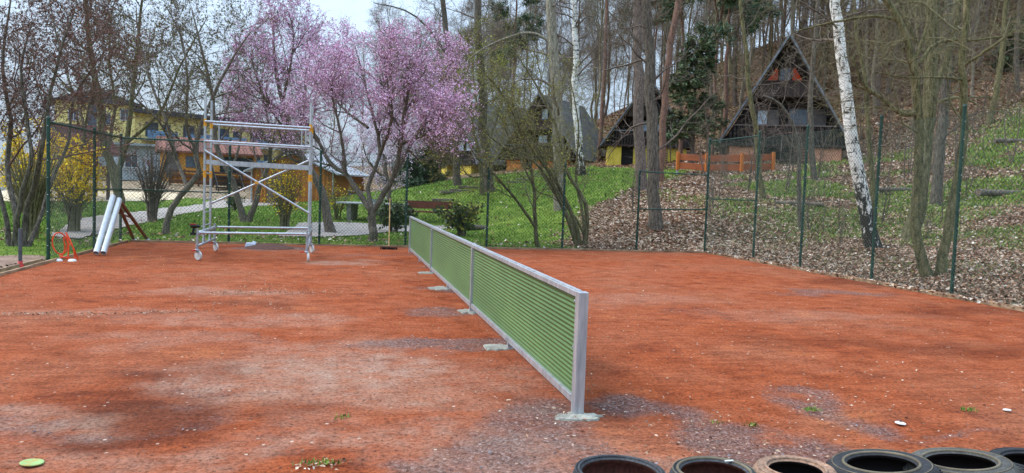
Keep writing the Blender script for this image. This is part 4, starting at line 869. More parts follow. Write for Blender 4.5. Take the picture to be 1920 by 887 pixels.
fence('green chain-link fence along the left side of the court with three posts', [(-6.62, 9.95, 2.5), (-6.62, 12.5, 2.5), (-6.62, 14.44, 2.5)], 2.5,
      [((-6.62, 9.95, 2.42), (-6.62, 12.5, 2.42), .02), ((-6.62, 12.5, 2.42), (-6.62, 14.44, 2.42), .02), ((-6.62, 12.5, 1.22), (-6.62, 14.44, 1.22), .018)], [0, 1], 2.5)
fence('long green chain-link fence along the far side of the court behind scaffold and net', [(x, yf, hh) for x, hh in zip(fx[1:], (2.5, 2.35, 2.35, 2.4, 2.3, 2.2))], 2.4,
      [((-6.6, yf, 2.42), (-4.22, yf, 2.42), .018), ((-6.6, yf, 1.22), (-4.22, yf, 1.22), .016)], [0, 1, 2, 3, 4], 2.4)
root = [o for o in COL.objects if o.name.startswith('chain_link_fence')][-1]
o = chain((-6.6, yf), (-4.22, yf), 2.35).build('wire_mesh', M_mesh, root); o.location = -Vector(root.location)
fence('open railed bay with two crossbars at the far right corner of the fence', [(8.3, yf, 3.15)], 2.4,
      [((6.28, yf, 2.17), (8.3, yf, 2.15), .017), ((6.28, yf, 1.15), (8.3, yf, 1.2), .017)], [], 2.2)
ry = [12.35, 10.35, 7.98, 5.98, 3.9, 1.8]
rx0 = XR+.22
fence('tall green chain-link fence along the right side of the court below the slope', [(rx0, y, 3.22) for y in ry], 3.2,
      [((8.32, yf, 3.08), (rx0, 12.35, 3.12), .017), ((8.32, yf, 1.5), (rx0, 12.35, 1.5), .014)], [0, 1, 2, 3, 4], 3.1)
root = [o for o in COL.objects if o.name.startswith('chain_link_fence')][-1]
o = chain((8.32, yf), (rx0, 12.35), 3.0).build('wire_mesh', M_mesh, root); o.location = -Vector(root.location)
# ------------------------------------------------------------------ scaffold tower
X0, X1, Y0, Y1, ya, yb = -4.2, -2.22, 10.2, 12.2, 10.9, 11.62
sc = empty('scaffold_tower', (-3.2, 11.2, 0), 'mobile aluminium scaffold tower with ladder ends and diagonal braces on castors', 'scaffold')
def sp(mb, name, m, smooth=True, parent=None):
    o = mb.build(name, m, parent or sc, smooth)
    if parent is None: o.location = (3.2, -11.2, 0)
    return o
for X in (X0, X1):
    mb = MB()
    for y in (ya, yb):
        mb.tube([(X, y, .46), (X, y, 3.12)], .024, 10)
    for z in np.arange(.62, 3.1, .255): mb.tube([(X, ya, z), (X, yb, z)], .015, 8)
    sp(mb, 'ladder_frame', M_alu)
    for y in (ya, yb):
        for z in (1.62, 2.62): sp(MB().tube([(X, y, z-.07), (X, y, z+.07)], .028, 10), 'coupling', M_yclip)
    mb = MB().bar((X, Y0, .5), (X, Y1, .5), .05, .075).bar((X, Y0+.02, .27), (X, Y1-.02, .27), .035, .035)
    for y in (Y0, Y1): mb.tube([(X, y, .16), (X, y, .6)], .025, 10)
    for y in (ya, yb):
        mb.tube([(X, y-.12, .28), (X, y-.02, .48)], .014, 6); mb.tube([(X, y+.12, .28), (X, y+.02, .48)], .014, 6)
    sp(mb, 'base_frame', M_galv)
    for y in (Y0, Y1):
        a = rng.uniform(-.5, .9); ca, sa = math.cos(a), math.sin(a); off = (X+ca*.03, y+sa*.03, .09); Rw = [[ca, 0, sa], [sa, 0, -ca], [0, 1, 0]]
        w_ = sp(MB().lathe([(.0, -.022), (.035, -.024), (.07, -.016), (.082, -.02), (.09, -.008), (.09, .008), (.082, .02), (.07, .016), (.035, .024), (0, .022)], off, 24, np.array([[sa, 0, ca], [-ca, 0, sa], [0, 1, 0]])), 'castor_wheel', M_white)
        fk = MB().tube([(X, y, .17), (X, y, .3)], .018, 8)
        for s_ in (-1, 1): fk.bar((off[0]-sa*.034*s_, off[1]+ca*.034*s_, .08), (X-sa*.03*s_, y+ca*.03*s_, .2), .03, .008)
        fk.tube([(off[0]-sa*.04, off[1]+ca*.04, .09), (off[0]+sa*.04, off[1]-ca*.04, .09)], .012, 8); fk.lathe([(0, .02), (.045, .02), (.045, 0)], (X, y, .19), 14)
        sp(fk, 'castor_fork', M_galv)
        sp(MB().bar((X+ca*.02, y+sa*.02, .205), (X-ca*.12, y-sa*.12, .185), .05, .018), 'brake_lever', M_red, False)
for y in (ya-.04, yb+.04):
    for z in (2.24, 2.62): sp(MB().tube([(X0, y, z+.02), (X1, y, z)], .022, 10), 'guard_rail', M_alu)
sp(MB().bar((X0+.02, ya-.03, 1.86), (X1-.02, ya-.03, 1.83), .03, .085).bar((X0+.02, yb+.03, 1.86), (X1-.02, yb+.03, 1.83), .03, .085), 'platform_beam', M_alu, False)
for x in (X0+.16, X1-.12, X1-.2): sp(MB().tube([(x, yb-.08, 2.25), (x, yb-.08, 2.62)], .015, 8), 'guard_strut', M_alu)
sp(MB().tube([(X0, ya-.05, 2.08), (X1, ya-.05, .92)], .021, 10), 'diagonal_brace', M_alu)
sp(MB().tube([(X0, yb+.05, 1.03), (X1, yb+.05, 2.02)], .021, 10), 'diagonal_brace', M_alu)
sp(MB().box(((X0+X1)/2-.02, ya-.052, 1.49), (.07, .05, .05)), 'brace_clip', M_yclip, False)
sp(MB().tube([(X0+.05, Y0, .52), (X1, Y0, .54)], .024, 10), 'base_rail', M_alu)
sp(MB().tube([(X0+.05, Y1, .52), (X1, Y1, .54)], .024, 10), 'base_rail', M_alu)
# cordless tool hanging on the front left corner
dr = empty('cordless_drill', (X0-.02, Y0-.02, .54), 'black and red cordless drill lying on the left front corner of the scaffold base', 'drill')
MB().tube([(-.1, 0, .1), (.0, 0, .1), (.04, 0, .1), (.08, 0, .1)], [.03, .036, .03, .016], 12).build('body', M_black, dr, True)
MB().bar((-.03, 0, .1), (-.05, 0, -.02), .04, .035).build('handle', M_black, dr)
MB().box((-.05, 0, -.04), (.09, .05, .045)).build('battery', M_black, dr); MB().box((-.05, 0, .138), (.1, .05, .012)).build('trim', M_red, dr)
MB().tube([(.08, 0, .1), (.12, 0, .1)], .006, 8).build('bit', M_galv, dr)
# ------------------------------------------------------------------ leaning posts
ps = empty('aluminium_posts', (-6.0, 10.75, 0), 'two thick white aluminium tubes on brown legs leaning at the left court corner', 'goal posts')
def pw(mb, nm, m, sm=True):
    o = mb.build(nm, m, ps, sm); o.location = (6.0, -10.75, 0); return o
T1 = world_px(212, 368, 15.0); T2 = world_px(224, 374, 15.05)
for k, (bx, by, T) in enumerate([(-6.07, 10.72, T1), (-5.95, 10.74, T2)]):
    b0 = np.array([bx, by, .06]); d = T-b0; d /= np.linalg.norm(d); x = np.cross([0, 0, 1], d); x /= np.linalg.norm(x); y = np.cross(d, x)
    prof = [(math.cos(a)*(.052), math.sin(a)*.065) for a in np.linspace(0, 2*PI, 20, endpoint=False)]
    mb = MB(); ro = np.array([b0+x*u+y*v for u, v in prof]); rt = ro+(T-b0); ri = np.array([b0+x*u*.86+y*v*.86 for u, v in prof]); rd = ri+d*.5
    q = [[i, (i+1) % 20, 20+(i+1) % 20, 20+i] for i in range(20)]
    mb.add(np.vstack([ro, rt]), q); mb.add(np.vstack([ri, ro]), q); mb.add(np.vstack([rd, ri]), q); mb.add(np.vstack([rt, rt.mean(0)]), [[i, (i+1) % 20, 20] for i in range(20)])
    pw(mb, 'tube', mat('white_alu', 'cfd2d4', 'b4b8bc', 2, .35, metal=.3))
M_brown = mat('brown_paint', '7a4f42', '5c3a30', 4, .5)
for q, (a, b) in enumerate([(T2-[0, 0, .15], g0(250, 452)), (T2-[0, 0, .02], g0(275, 452))]):
    b = b.copy(); b[2] = .06; pw(MB().tube([a, b], .036, 10), 'leg', M_brown)
    pw(MB().lathe([(0, .06), (.04, .05), (.07, 0)], (b[0]+.03, b[1]-.02, .01), 12), 'foot_pad', M_white)
pw(MB().tube([T1*.5+T2*.5-[0, 0, .28], (T2-[0, 0, .02])*.62+g0(275, 452)*.38], .02, 8), 'cross_brace', M_brown)
# orange stand
c = g0(120, 489); os_ = empty('bag_stand', c, 'bright orange tubular ring stand with white feet beside the corner fence post', 'stand')
a = np.linspace(0, 2*PI, 29); ring = np.stack([-.08+np.cos(a)*.1-.02*np.sin(a), .05+np.cos(a)*.06, .3+np.sin(a)*.19], 1)
MB().tube(ring, .012, 8, cap=False).build('ring', M_orange, os_, True)
for k, pl in enumerate([[(.02, .03, .5), (.07, 0, .3), (.07, -.02, 0.03)], [(.02, .03, .5), (.14, 0, .25), (.17, .02, .02)], [(-.02, .04, .42), (0, .04, .2), (-.06, 0, .03)], [(.04, .03, .3), (.13, .0, .27), (.2, .08, .02)], [(-.08, .05, .12), (-.05, .0, .07), (.1, 0, .05)]]):
    MB().tube(resample(pl, 8), .012, 8).build('leg', M_orange, os_, True)
for x in (-.08, .14): MB().lathe([(0, .04), (.05, .035), (.075, 0)], (x, -.03, .0), 14).build('foot', M_white, os_, True)
MB().tube(resample([(.04, .03, .5), (.06, .06, .75), (.1, .1, 1.05)], 6), .006, 6).build('handle', M_black, os_, True)
# grey post with red collar
c = g0(38, 501); gp_ = empty('bollard', c, 'thin grey post with a red foot at the far left court edge', 'post')
MB().tube([(0, 0, .04), (0, 0, .62)], .028, 12).build('pole', mat('grey_paint', '5a5c62', '44464c', 6, .6), gp_, True)
MB().lathe([(0, .1), (.034, .1), (.034, .05), (.055, .03), (.06, 0)], (0, 0, 0), 14).build('collar', M_red, gp_, True)
# broom
c = g0(729, 468); br = empty('broom', c, 'wide broom with dark head and pale wooden handle standing at the far fence', 'broom')
MB().box((0, 0, .065), (.42, .07, .03)).build('head', mat('broom_wood', '70503c', '4f382b', 6, .7), br, bevel=.004)
mb = MB()
for i in range(90): x = rng.uniform(-.2, .2); y = rng.uniform(-.03, .03); mb.bar((x, y, .052), (x+rng.normal()*.006, y-.01, 0), .009, .009)
mb.build('bristles', M_black, br); MB().tube([(0, 0, .07), (.02, .35, .7), (.04, .7, 1.22)], .014, 8).build('handle', M_wood, br, True)
# ------------------------------------------------------------------ tyres
def tyre(label, px0, px1, ytop, tilt, m, m_in, tread, lipmat, ratio=.66):
    # back rim top at ytop; radius from apparent width
    zt = .17; back = g0((px0+px1)/2, ytop, zt); dep = float((back-CAM)@FW); R = (px1-px0)/F*(dep*.93)/2
    v = back-CAM; v[2] = 0; v /= np.linalg.norm(v); c = back-v*R; c[2] = 0
    root = empty('car_tyre', c, label, 'tyre', rz=rng.uniform(0, 6), group='old tyres in a row at the near edge of the court')
    W = .17; ri = R*ratio
    outp = [(ri, W), (ri+.012, W+.012), (ri+.035, W+.008), (ri*.45+R*.55, W+.014), (R*.90, W+.006), (R*.965, W-.012), (R*.995, W-.035), (R, W-.06), (R, .05), (R*.98, .02), (R*.9, 0), (ri, 0)]
    inn = [(ri, W), (ri+.004, W-.015), (R*.82, W-.02), (R*.92, W-.05), (R*.935, W*.5), (R*.92, .04), (R*.82, .012), (ri, .0)]
    o1 = MB().lathe(outp, (0, 0, 0), 96).build('tread_and_sidewall', m, root, True)
    MB().lathe(inn[::-1], (0, 0, 0), 64).build('inner_lining', m_in, root, True)
    mb = MB(); a = np.linspace(0, 2*PI, 97)
    for rr_, th in ((ri+.016, .008), (ri*.35+R*.65, .003)): mb.tube(np.stack([np.cos(a)*rr_, np.sin(a)*rr_, 0*a+W+.011], 1), th, 6, cap=False)
    mb.build('bead', lipmat, root, True)
    mb = MB(); nb = 88
    for i in range(nb):
        an = 2*PI*i/nb; ca, sa = math.cos(an), math.sin(an); Rm = np.array([[ca, -sa, 0], [sa, ca, 0], [0, 0, 1]])
        mb.box((ca*(R-.004), sa*(R-.004), W-.045-(i % 2)*.012), (.02, R*.05, .05), Rm); mb.box((ca*R, sa*R, .07), (.012, R*.05, .07), Rm)
    if tread: mb.build('tread_blocks', m, root, bevel=.003)
    root.rotation_mode = 'XYZ'; rz = root.rotation_euler[2]
    root.matrix_world = Matrix.Translation(Vector(c)) @ Matrix.Rotation(math.radians(tilt), 4, Vector((float(-v[0]), float(-v[1]), 0))) @ Matrix.Rotation(rz, 4, 'Z')
    root.location.z = max(0, math.sin(math.radians(abs(tilt)))*R*.9)
    return root
M_ty = mat('rubber', '2c2d30', '1e1f21', 20, .75, .2, fine=90, spec=.3); M_ty2 = mat('rubber_worn', '3d4044', '292b2e', 9, .7, .2, fine=80)
M_ty3 = mat('rubber_dusty', '9a7a64', '6f5a4c', 9, .9, .3, fine=60); M_ty4 = mat('rubber_grey', '50504c', '34332f', 9, .8, .2, fine=80)
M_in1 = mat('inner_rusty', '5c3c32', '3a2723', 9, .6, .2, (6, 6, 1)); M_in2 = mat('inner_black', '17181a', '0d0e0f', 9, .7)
M_lip = mat('bead_tan', '6f6654', '4a4438', 9, .8)
tyre('smooth thin dark tyre with red-brown inside, leftmost of the row of tyres', 1072, 1256, 856, 0, M_ty2, M_in1, False, M_ty2, .78)
tyre('dark tyre with a tan inner rim, second from the left in the tyre row', 1257, 1428, 861, 2, M_ty2, M_in1, False, M_lip, .72)
_t = [o for o in COL.objects if o.name.startswith('car_tyre')][-1]
_q = g0(1367, 868, .185); _l = _t.matrix_world.inverted() @ Vector(_q); _sb = MB().box((0, 0, 0), (.045, .012, .004)).build('sticker', M_white, _t); _sb.location = (_l.x, _l.y, .187); _sb.rotation_euler = (0, 0, -_t.matrix_world.to_euler().z)
tyre('light brown dust-covered tyre, the only tan one in the row', 1414, 1577, 859, 2, M_ty3, M_in2, False, M_ty3, .6)
tyre('black tyre with chunky tread right of the tan tyre', 1562, 1762, 854, 7, M_ty, M_in2, True, M_lip, .6)
tyre('greyish worn tyre with wide brownish sidewall, second from the right', 1712, 1908, 852, 7, M_ty4, M_in2, True, M_lip, .6)
tyre('black tyre cut off by the right border, rightmost of the row', 1860, 2040, 849, 3, M_ty, M_in2, True, M_ty, .62)
# small litter on the clay
def disc(name, label, px, py, r, m, cat, h=.003):
    p = g0(px, py); o = MB().lathe([(0, h), (r*.8, h), (r*.93, h*1.9), (r, h*1.4), (r, 0)], (0, 0, 0), 24).build(name, m, smooth=True); o.location = (p[0], p[1], .012); o.rotation_euler = (.05, .06, rng.uniform(0, 3)); return tag(o, label, cat)
disc('frisbee', 'flat round light green disc with yellow stains at the lower left', 60, 872, .055, mat('lid_green', '88a566', 'a08f4c', 16, .6, lo=.42, hi=.52), 'disc', .003)
disc('bottle_cap', 'white flat oval cap on the gravel patch above the tyres', 1688, 797, .035, M_white, 'cap')
disc('bottle_cap', 'smaller white cap on the clay near the right edge of the picture', 1888, 772, .028, M_white, 'cap')
p = g0(470, 463); mb = MB(); mb.box((0, 0, .05), (.26, .12, .1), taper=.75); mb.box((.08, .02, .1), (.1, .08, .05), Matrix.Rotation(.4, 3, 'Y'))
o = mb.build('plastic_bag', mat('bag_white', 'c9d3de', 'a7b3c2', 9, .5), bevel=.02); o.location = Vector((p[0], p[1], 0)); tag(o, 'small crumpled whitish plastic bag on the clay under the scaffold', 'bag')
p = g0(505, 464); th = np.linspace(0, 1, 9); mb = MB().lathe([(r_*.55, .09*(1-r_**1.6)+.0) for r_ in th], (0, 0, 0), 30)
o = mb.build('soil_heap', mat('heap_soil', '5e3d33', '40302b', 14, .95, .8, fine=40), smooth=True); V = np.array([v.co[:] for v in o.data.vertices]); V[:, 2] *= 1+.6*(fbm(V[:, 0]*9, V[:, 1]*9, 6)-.5)
o.data.vertices.foreach_set('co', V.astype(np.float32).ravel()); o.location = (p[0], p[1], 0); tag(o, 'low heap of dark soil on the clay under the scaffold', 'soil heap')
for k, (px, py, n_, lb) in enumerate([(600, 873, 90, 'low tuft of yellow-green weeds at the lower middle of the clay'), (640, 785, 25, 'tiny weed sprout on the clay left of the net'), (1520, 772, 60, 'small weed tuft among the leaves near the gravel ring'), (1405, 800, 30, 'tiny green weed above the tan tyre'), (1815, 772, 50, 'weed tuft on the clay near the right border'), (1345, 795, 20, 'tiny sprout on the gravel right of the net post')]):
    p = g0(px, py); P = np.column_stack([rng.normal(0, .06 if k == 0 else .03, n_), rng.normal(0, .02, n_), np.zeros(n_)]); v, f = blades(P, rng.uniform(.012, .032, n_))
    o = MB().add(v, f, rng.integers(0, 4, n_)).build('weed_tuft', GC); o.location = (p[0], p[1], .01); tag(o, lb, 'weed')
# ------------------------------------------------------------------ table tennis table and bench
p = foot(700, 31); tt = empty('table_tennis_table', (p[0], p[1], p[2]), 'grey stone table tennis table on the lawn behind the pink tree', 'table', rz=-.25)
MB().box((0, 0, .74), (2.7, 1.5, .06)).build('tabletop', mat('table_stone', 'b2b7b6', '949a99', 5, .6), tt, bevel=.01)
MB().box((0, 0, .85), (.03, 1.6, .14)).build('net', M_galv, tt)
for x in (-.85, .85): MB().box((x, 0, .35), (.16, 1.1, .72), taper=1.2).build('leg', M_conc, tt)
p = foot(806, 31.5); be = empty('bench', p, 'long reddish brown bench behind the far end of the net', 'bench', rz=-.2)
MB().box((0, .22, .72), (1.95, .05, .32)).build('backrest', mat('bench_brown', '7a4632', '5c3325', 3, .6, .1, (1, 1, 6)), be, bevel=.008)
MB().box((0, -.03, .43), (1.95, .42, .06)).build('seat', MATS['bench_brown'], be, bevel=.008)
for x in (-.75, .75): MB().box((x, 0, .2), (.14, .4, .4)).build('leg', M_conc, be); MB().bar((x, .2, .4), (x, .26, .86), .06, .03).build('back_support', M_black, be)
p = foot(893, 28.5); lg = MB().tube(resample([(-.5, 0, .12), (0, .05, .13), (.5, 0, .1)], 8), [.1, .13, .11, .12, .1, .11, .1, .08], 9).build('log', M_bark, smooth=True); lg.location = Vector(p); tag(lg, 'short log lying on the lawn right of the rhododendron', 'log')
for px, D, L, a, r, lb in [(1890, 25.5, 2.2, .1, .11, 'dark fallen log on the green slope near the right border'), (1690, 28, 2.4, .3, .09, 'fallen log behind the twin-stemmed maple'), (1905, 33, 2.0, -.2, .1, 'fallen log higher up the slope at the right border'), (1500, 25, 1.5, -.3, .08, 'rotten log on the leaf litter below the peach cabin wall')]:
    p = foot(px, D); P = resample([(-L/2, 0, .08), (0, .1, .1), (L/2, 0, .08)], 10); lg = MB().tube(P, r*(1+rng.normal(0, .12, 10)), 9).build('log', M_barkd, smooth=True); lg.location = Vector(p); lg.rotation_euler = (0, 0, a-.2); tag(lg, lb, 'log')
# stone steps up the grass slope
M_step = mat('step_stone', '857c6c', '5f574b', 6, .95, .4)
stp = empty('garden_steps', ground_at(800, 386)[0], 'worn steps climbing the grass slope towards the grey cabins', 'steps')
for i, (px, py) in enumerate([(770, 388), (790, 384), (830, 376), (845, 362), (862, 358), (878, 352), (968, 343), (985, 338), (1000, 332), (1018, 327), (1035, 322), (1050, 316)]):
    p, D = ground_at(px, py); q = p-np.array(stp.location); MB().box((q[0], q[1], q[2]+.02), (1.0, .3, .12), Matrix.Rotation(-.15+rng.normal()*.1, 3, 'Z')).build('step', M_step, stp, bevel=.02)
# ------------------------------------------------------------------ wooden fence before cabins
M_fo = mat('fence_orange', 'c87630', 'a35a24', 4, .6, .1, (4, 4, 1)); M_fb = mat('fence_board', 'a05a35', '7f4429', 3, .6, .1, (1, 1, 8))
pts = [(1270, 318, 36), (1324, 322, 35), (1390, 322, 34.2), (1449, 320, 34.6)]
W = [world_px(a, b, d) for a, b, d in pts]; wf = empty('wooden_fence', W[0], 'orange-brown plank fence with two wide boards in front of the cabins', 'fence')
W = [w_-W[0] for w_ in W]
for i, q in enumerate(W):
    MB().box((q[0], q[1], q[2]+.42), (.13, .13, .86)).build('post', M_fo, wf, bevel=.01); MB().box((q[0], q[1], q[2]-.1), (.08, .08, .3)).build('post_shoe', M_galv, wf)
for i in range(3):
    for z in (.2, .62): MB().bar(W[i]+[0, .08, z], W[i+1]+[0, .08, z], .045, .3).build('board', M_fb, wf, bevel=.006)
# ------------------------------------------------------------------ A-frame cabins
M_blk = planks('planks_black', '352c28', '1f1a18', .14); M_blk2 = planks('planks_brown', '4a3a33', '2c2320', .16)
M_roof = mat('roof_felt', '4d4a47', '353331', 2, .9, .3, fine=20); M_barge = mat('barge_board', '7b8086', '55585d', 4, .6)
M_peach = mat('render_peach', 'd09a7c', 'b98366', 2, .9, .1, fine=20); M_yelw = mat('render_yellow', 'd8c256', 'c2ab40', 2, .9, .1, fine=20)
M_orsh = mat('shutter_orange', 'f0521f', 'cc3f18', 4, .6); M_shut = mat('shutter_grey', '726c68', '544e4b', 4, .8, .1, (6, 6, 1))
M_rail_log = mat('rail_log', '3f3733', '231e1c', 5, .9, .3, (5, 5, 1), fine=20)
def cabin(label, px, D, W_, Ht, zb, L, m_base, rz, upper='orange', m_roof=None, base_segs=None, doorx=None, baseh=None):
    p = foot(px, D); root = empty('cabin', (p[0], p[1], zb if zb is not None else p[2]), label, 'cabin', rz=rz)
    e = baseh or .82; hw = W_/2; m_roof = m_roof or M_roof
    ax, az = 0, Ht
    def slope(z): return hw*(az-z)/(az-e)      # half width at z
    for s in (-1, 1):   # roof slabs
        a = np.array([0, 0, az]); b = np.array([s*hw, 0, e]); d = (b-a)/np.linalg.norm(b-a); n = np.array([-d[2]*-1, 0, d[0]])*1.0
        n = np.array([s*abs(d[2]), 0, abs(d[0])]); t_ = .12
        sec = np.array([a-d*.05, b+d*.12, b+d*.12+n*t_, a+n*t_-d*.05]); f0 = sec+[0, -.15, 0]; f1 = sec+[0, L, 0]
        V = np.vstack([f0, f1]); fc = [[0, 1, 2, 3], [4, 7, 6, 5], [0, 4, 5, 1], [1, 5, 6, 2], [2, 6, 7, 3], [3, 7, 4, 0]]
        MB().add(V, fc).build('roof', m_roof, root)
        V = np.vstack([np.array([a-d*.08+n*.05, b+d*.16+n*.05, b+d*.16+n*(t_+.02), a+n*(t_+.02)])+[0, -.19, 0], np.array([a-d*.08+n*.05, b+d*.16+n*.05, b+d*.16+n*(t_+.02), a+n*(t_+.02)])+[0, -.155, 0]])
        MB().add(V, fc).build('barge_board', M_barge, root)
    # recessed gable wall
    yw = .95; z0 = e+.02
    MB().poly([(-slope(z0)+.05, yw, z0), (slope(z0)-.05, yw, z0), (0, yw, az-.1)], .15, (0, 1, 0)).build('wall', M_blk, root)
    MB().poly([(-slope(z0)+.05, L-.2, z0), (0, L-.2, az-.1), (slope(z0)-.05, L-.2, z0)], -.12, (0, 1, 0)).build('rear_wall', M_blk, root)
    # floors / balconies
    MB().box((0, yw/2+.0, e-.02), (W_-.1, yw+.2, .12)).build('balcony_floor', M_blk2, root)
    zu = e+(az-e)*.455; zt = e+(az-e)*.60
    MB().poly([(-slope(zu)+.12, .05, zu), (slope(zu)-.12, .05, zu), (slope(zt)-.12, .05, zt), (-slope(zt)+.12, .05, zt)], .05, (0, 1, 0)).build('upper_balcony', M_blk2, root)
    MB().box((0, yw/2+.05, zu+.0), (2*slope(zu)-.3, yw-.1, .08)).build('upper_floor', M_blk2, root)
    MB().box((0, .02, zt+.02), (2*slope(zt)-.2, .07, .05)).build('handrail', M_blk2, root)
    # lower balcony of vertical half logs
    mb = MB(); x = -hw+.3; zr = e+.95
    while x < hw-.3:
        top = min(zr, az-(abs(x)+.12)/hw*(az-e)); dz = rng.uniform(-.04, .04)
        if top > e+.1: mb.tube([(x, 0, e-.12+dz), (x+rng.normal()*.01, 0, top)], rng.uniform(.06, .075), 7)
        x += .19
    mb.build('log_railing', M_rail_log, root, True); MB().box((0, -.06, zr+.01), (2*slope(zr)-.1, .09, .05)).build('handrail', M_barge if upper != 'orange' else M_shut, root)
    # windows, framed
    def win(x, z, w_, h_, m=M_skyglass, shutter=None, y=yw-.02):
        fr = MB(); t_ = .05
        for a, b, c_, d_ in ((x, z-h_/2, w_+.1, t_), (x, z+h_/2, w_+.1, t_), (x-w_/2, z, t_, h_), (x+w_/2, z, t_, h_)): fr.box((a, y-.03, b), (c_, .07, d_))
        f_ = fr.build('window', M_shut, root); MB().box((x, y-.012, z), (w_-.03, .02, h_-.03)).build('pane', m, f_)
        if shutter:
            for s in shutter: MB().box((x+s*(w_+.12)*.98, y-.035, z), (w_*.75, .04, h_+.05)).build('shutter', M_shut, root)
    zc = e+1.45
    if upper == 'orange':
        win(-1.0, zc, .5, .75, M_skyglass); win(.75, zc+.05, .9, .8, M_glass, (1,)); MB().box((-.45, yw-.04, zc), (.5, .04, .8)).build('shutter', M_shut, root)
        win(1.75, zc-.1, .4, .6, M_skyglass)
        zz = zt+.02
        for s in (-1, 1):
            xi = s*.36; xo = s*(slope(zz)-.30); xt = s*min(slope(zz+.78)-.3, .6)
            pts_ = [(xi, yw-.06, zz+.05), (xo, yw-.06, zz+.05), (xt, yw-.06, zz+.78), (xi, yw-.06, zz+.72)]
            pts_ = pts_ if s > 0 else pts_[::-1]
            MB().poly(pts_, .04, (0, 1, 0)).build('orange_shutter', M_orsh, root)
        win(0, zz+.42, .5, .7, M_glass)
    else:
        win(-.05, zc-.1, .7, .75, M_skyglass); win(.95, zc, .7, .9, M_skyglass); win(.05, zt+.55, .5, .75, M_skyglass)
    # base storey
    bw = hw-.35
    segs = base_segs or [(-bw, bw)]
    for a, b in segs: MB().box(((a+b)/2, .05+1.2, (e-.1)/2-.25), (b-a, 2.4, e-.08+.5)).build('base_wall', m_base, root)
    MB().box((0, .35+L/2+.9, (e-.1)/2-.25), (2*bw-.3, L-1.4, e-.12+.5)).build('cellar', M_blk2, root)
    if doorx is not None: MB().box((doorx, .5, (e-.1)/2), (.8, .1, e-.1)).build('door', M_black, root)
    return root
def faceyaw(px): return -(YAW+math.atan((px-960)/F))
z1 = float(world_px(1467, 303, 38)[2])
cabin('black A-frame cabin with orange gable shutters and peach base wall on the right', 1464, 38, 6.15, 6.1, z1, 7.5, M_peach, faceyaw(1464)+.12, 'orange', base_segs=[(.75, 2.75), (-2.6, -1.4)])
z2 = float(world_px(1207, 309, 50)[2])
cb2 = cabin('black A-frame cabin with yellow base walls behind the pine trunks', 1209, 50, 5.8, 5.5, z2, 7, M_yelw, faceyaw(1209)+.1, 'blue', base_segs=[(-2.55, -1.65), (-.85, .2), (1.0, 2.6)], doorx=-1.25, baseh=1.25)
MB().box((2.1, .0, 1.55), (1.7, .4, .75)).build('side_skirt', M_blk, cb2)
# wooden stairs on both cabins
for (px, D, zb, lb, rz) in [(1488, 36.8, z1, 'old plank stairs leading up to the orange-shuttered cabin', .1), (1232, 48.5, z2, 'narrow wooden stairs in front of the yellow-based cabin', .1)]:
    q = world_px(px, 300, D); s_ = empty('stairs', (q[0], q[1], zb-.15), lb, 'stairs', rz=faceyaw(px))
    for i in range(6): MB().box((0, i*.2, .1+i*.16), (1.2, .24, .05)).build('tread', M_blk2, s_)
    for x in (-.62, .62): MB().bar((x, -.1, .0), (x, 1.15, 1.05), .05, .2).build('stringer', M_blk2, s_)
    MB().tube([(-.6, -.2, .6), (-.6, 1.3, 1.7)], .025, 6).build('handrail', M_shut, s_, True)
M_roofg = mat('roof_grey', '6a6963', '4c4b47', 2, .9, .2, fine=14)
z3 = float(world_px(1005, 319, 54)[2])
cabin('grey-roofed A-frame cabin with orange base walls behind the tall grey trunk', 1005, 54, 6.4, 5.3, z3, 8, mat('render_orange', 'c07f45', 'a3672f', 2, .9, fine=20), faceyaw(1010)-.45, 'blue', m_roof=M_roofg, base_segs=[(-2.5, -1.1), (-.4, .2), (.8, 2.4)], doorx=-.8)
z4 = float(world_px(860, 328, 58)[2])
cabin('grey-roofed A-frame cabin seen from its roof side left of the others', 845, 58, 7.0, 5.6, z4, 8, M_yelw, faceyaw(838)-1.0, 'blue', m_roof=M_roofg, base_segs=[(-2.8, -.7), (.6, 2.6)])
# ------------------------------------------------------------------ left background buildings
M_yb = mat('wall_yellow', 'ddcf8e', 'cbba74', 1.5, .9, fine=6); M_yo = mat('wall_ochre', 'bda55e', 'a58b45', 1.5, .9, fine=6)
M_droof = mat('roof_slate', '4c4c50', '38383c', 2, .8, .2, fine=10); M_blue = mat('balcony_blue', '6f8fae', '54738f', 3, .5); M_wht = mat('trim_white', 'c6c8c8', 'a9abab', 3, .7)
def building(name, label, pxc, D, zb, rz, cat='building'):
    q = world_px(pxc, 340, D); return empty(name, (q[0], q[1], zb), label, cat, rz=rz)
sc_ = 85/1417
ab = building('apartment_block', 'long yellow apartment block with dark roof and blue balconies at the far left', 180, 85, .6, faceyaw(180)+.05)
# gabled tower wing: pixel span 110..245 -> local
MB().box((0, 4, 4.6), (7.8, 8, 9.2)).build('wall', M_yb, ab)
mb = MB(); g = [(-4.5, -.5, 9.1), (4.8, -.5, 9.1), (.1, -.5, 10.7)]; mb.poly(g, 9, (0, 1, 0)); mb.build('roof', M_droof, ab)
def bwin(x, z, w_=1.0, h_=1.2, y=-.03, par=ab, m=M_glass):
    fr = MB()
    for a, b, c_, d_ in ((x, z-h_/2, w_+.1, .08), (x, z+h_/2, w_+.1, .08), (x-w_/2, z, .08, h_), (x+w_/2, z, .08, h_), (x, z, .06, h_)): fr.box((a, y-.03, b), (c_, .1, d_))
    f_ = fr.build('window', M_wht, par); MB().box((x, y-.012, z), (w_-.04, .03, h_-.04)).build('pane', m, f_)
for x, z in [(-2.2, 7.6), (-2.2, 5.0), (.9, 7.4), (.9, 4.8), (2.9, 8.0), (2.9, 4.9), (-2.2, 2.5), (.9, 2.3)]: bwin(x, z)
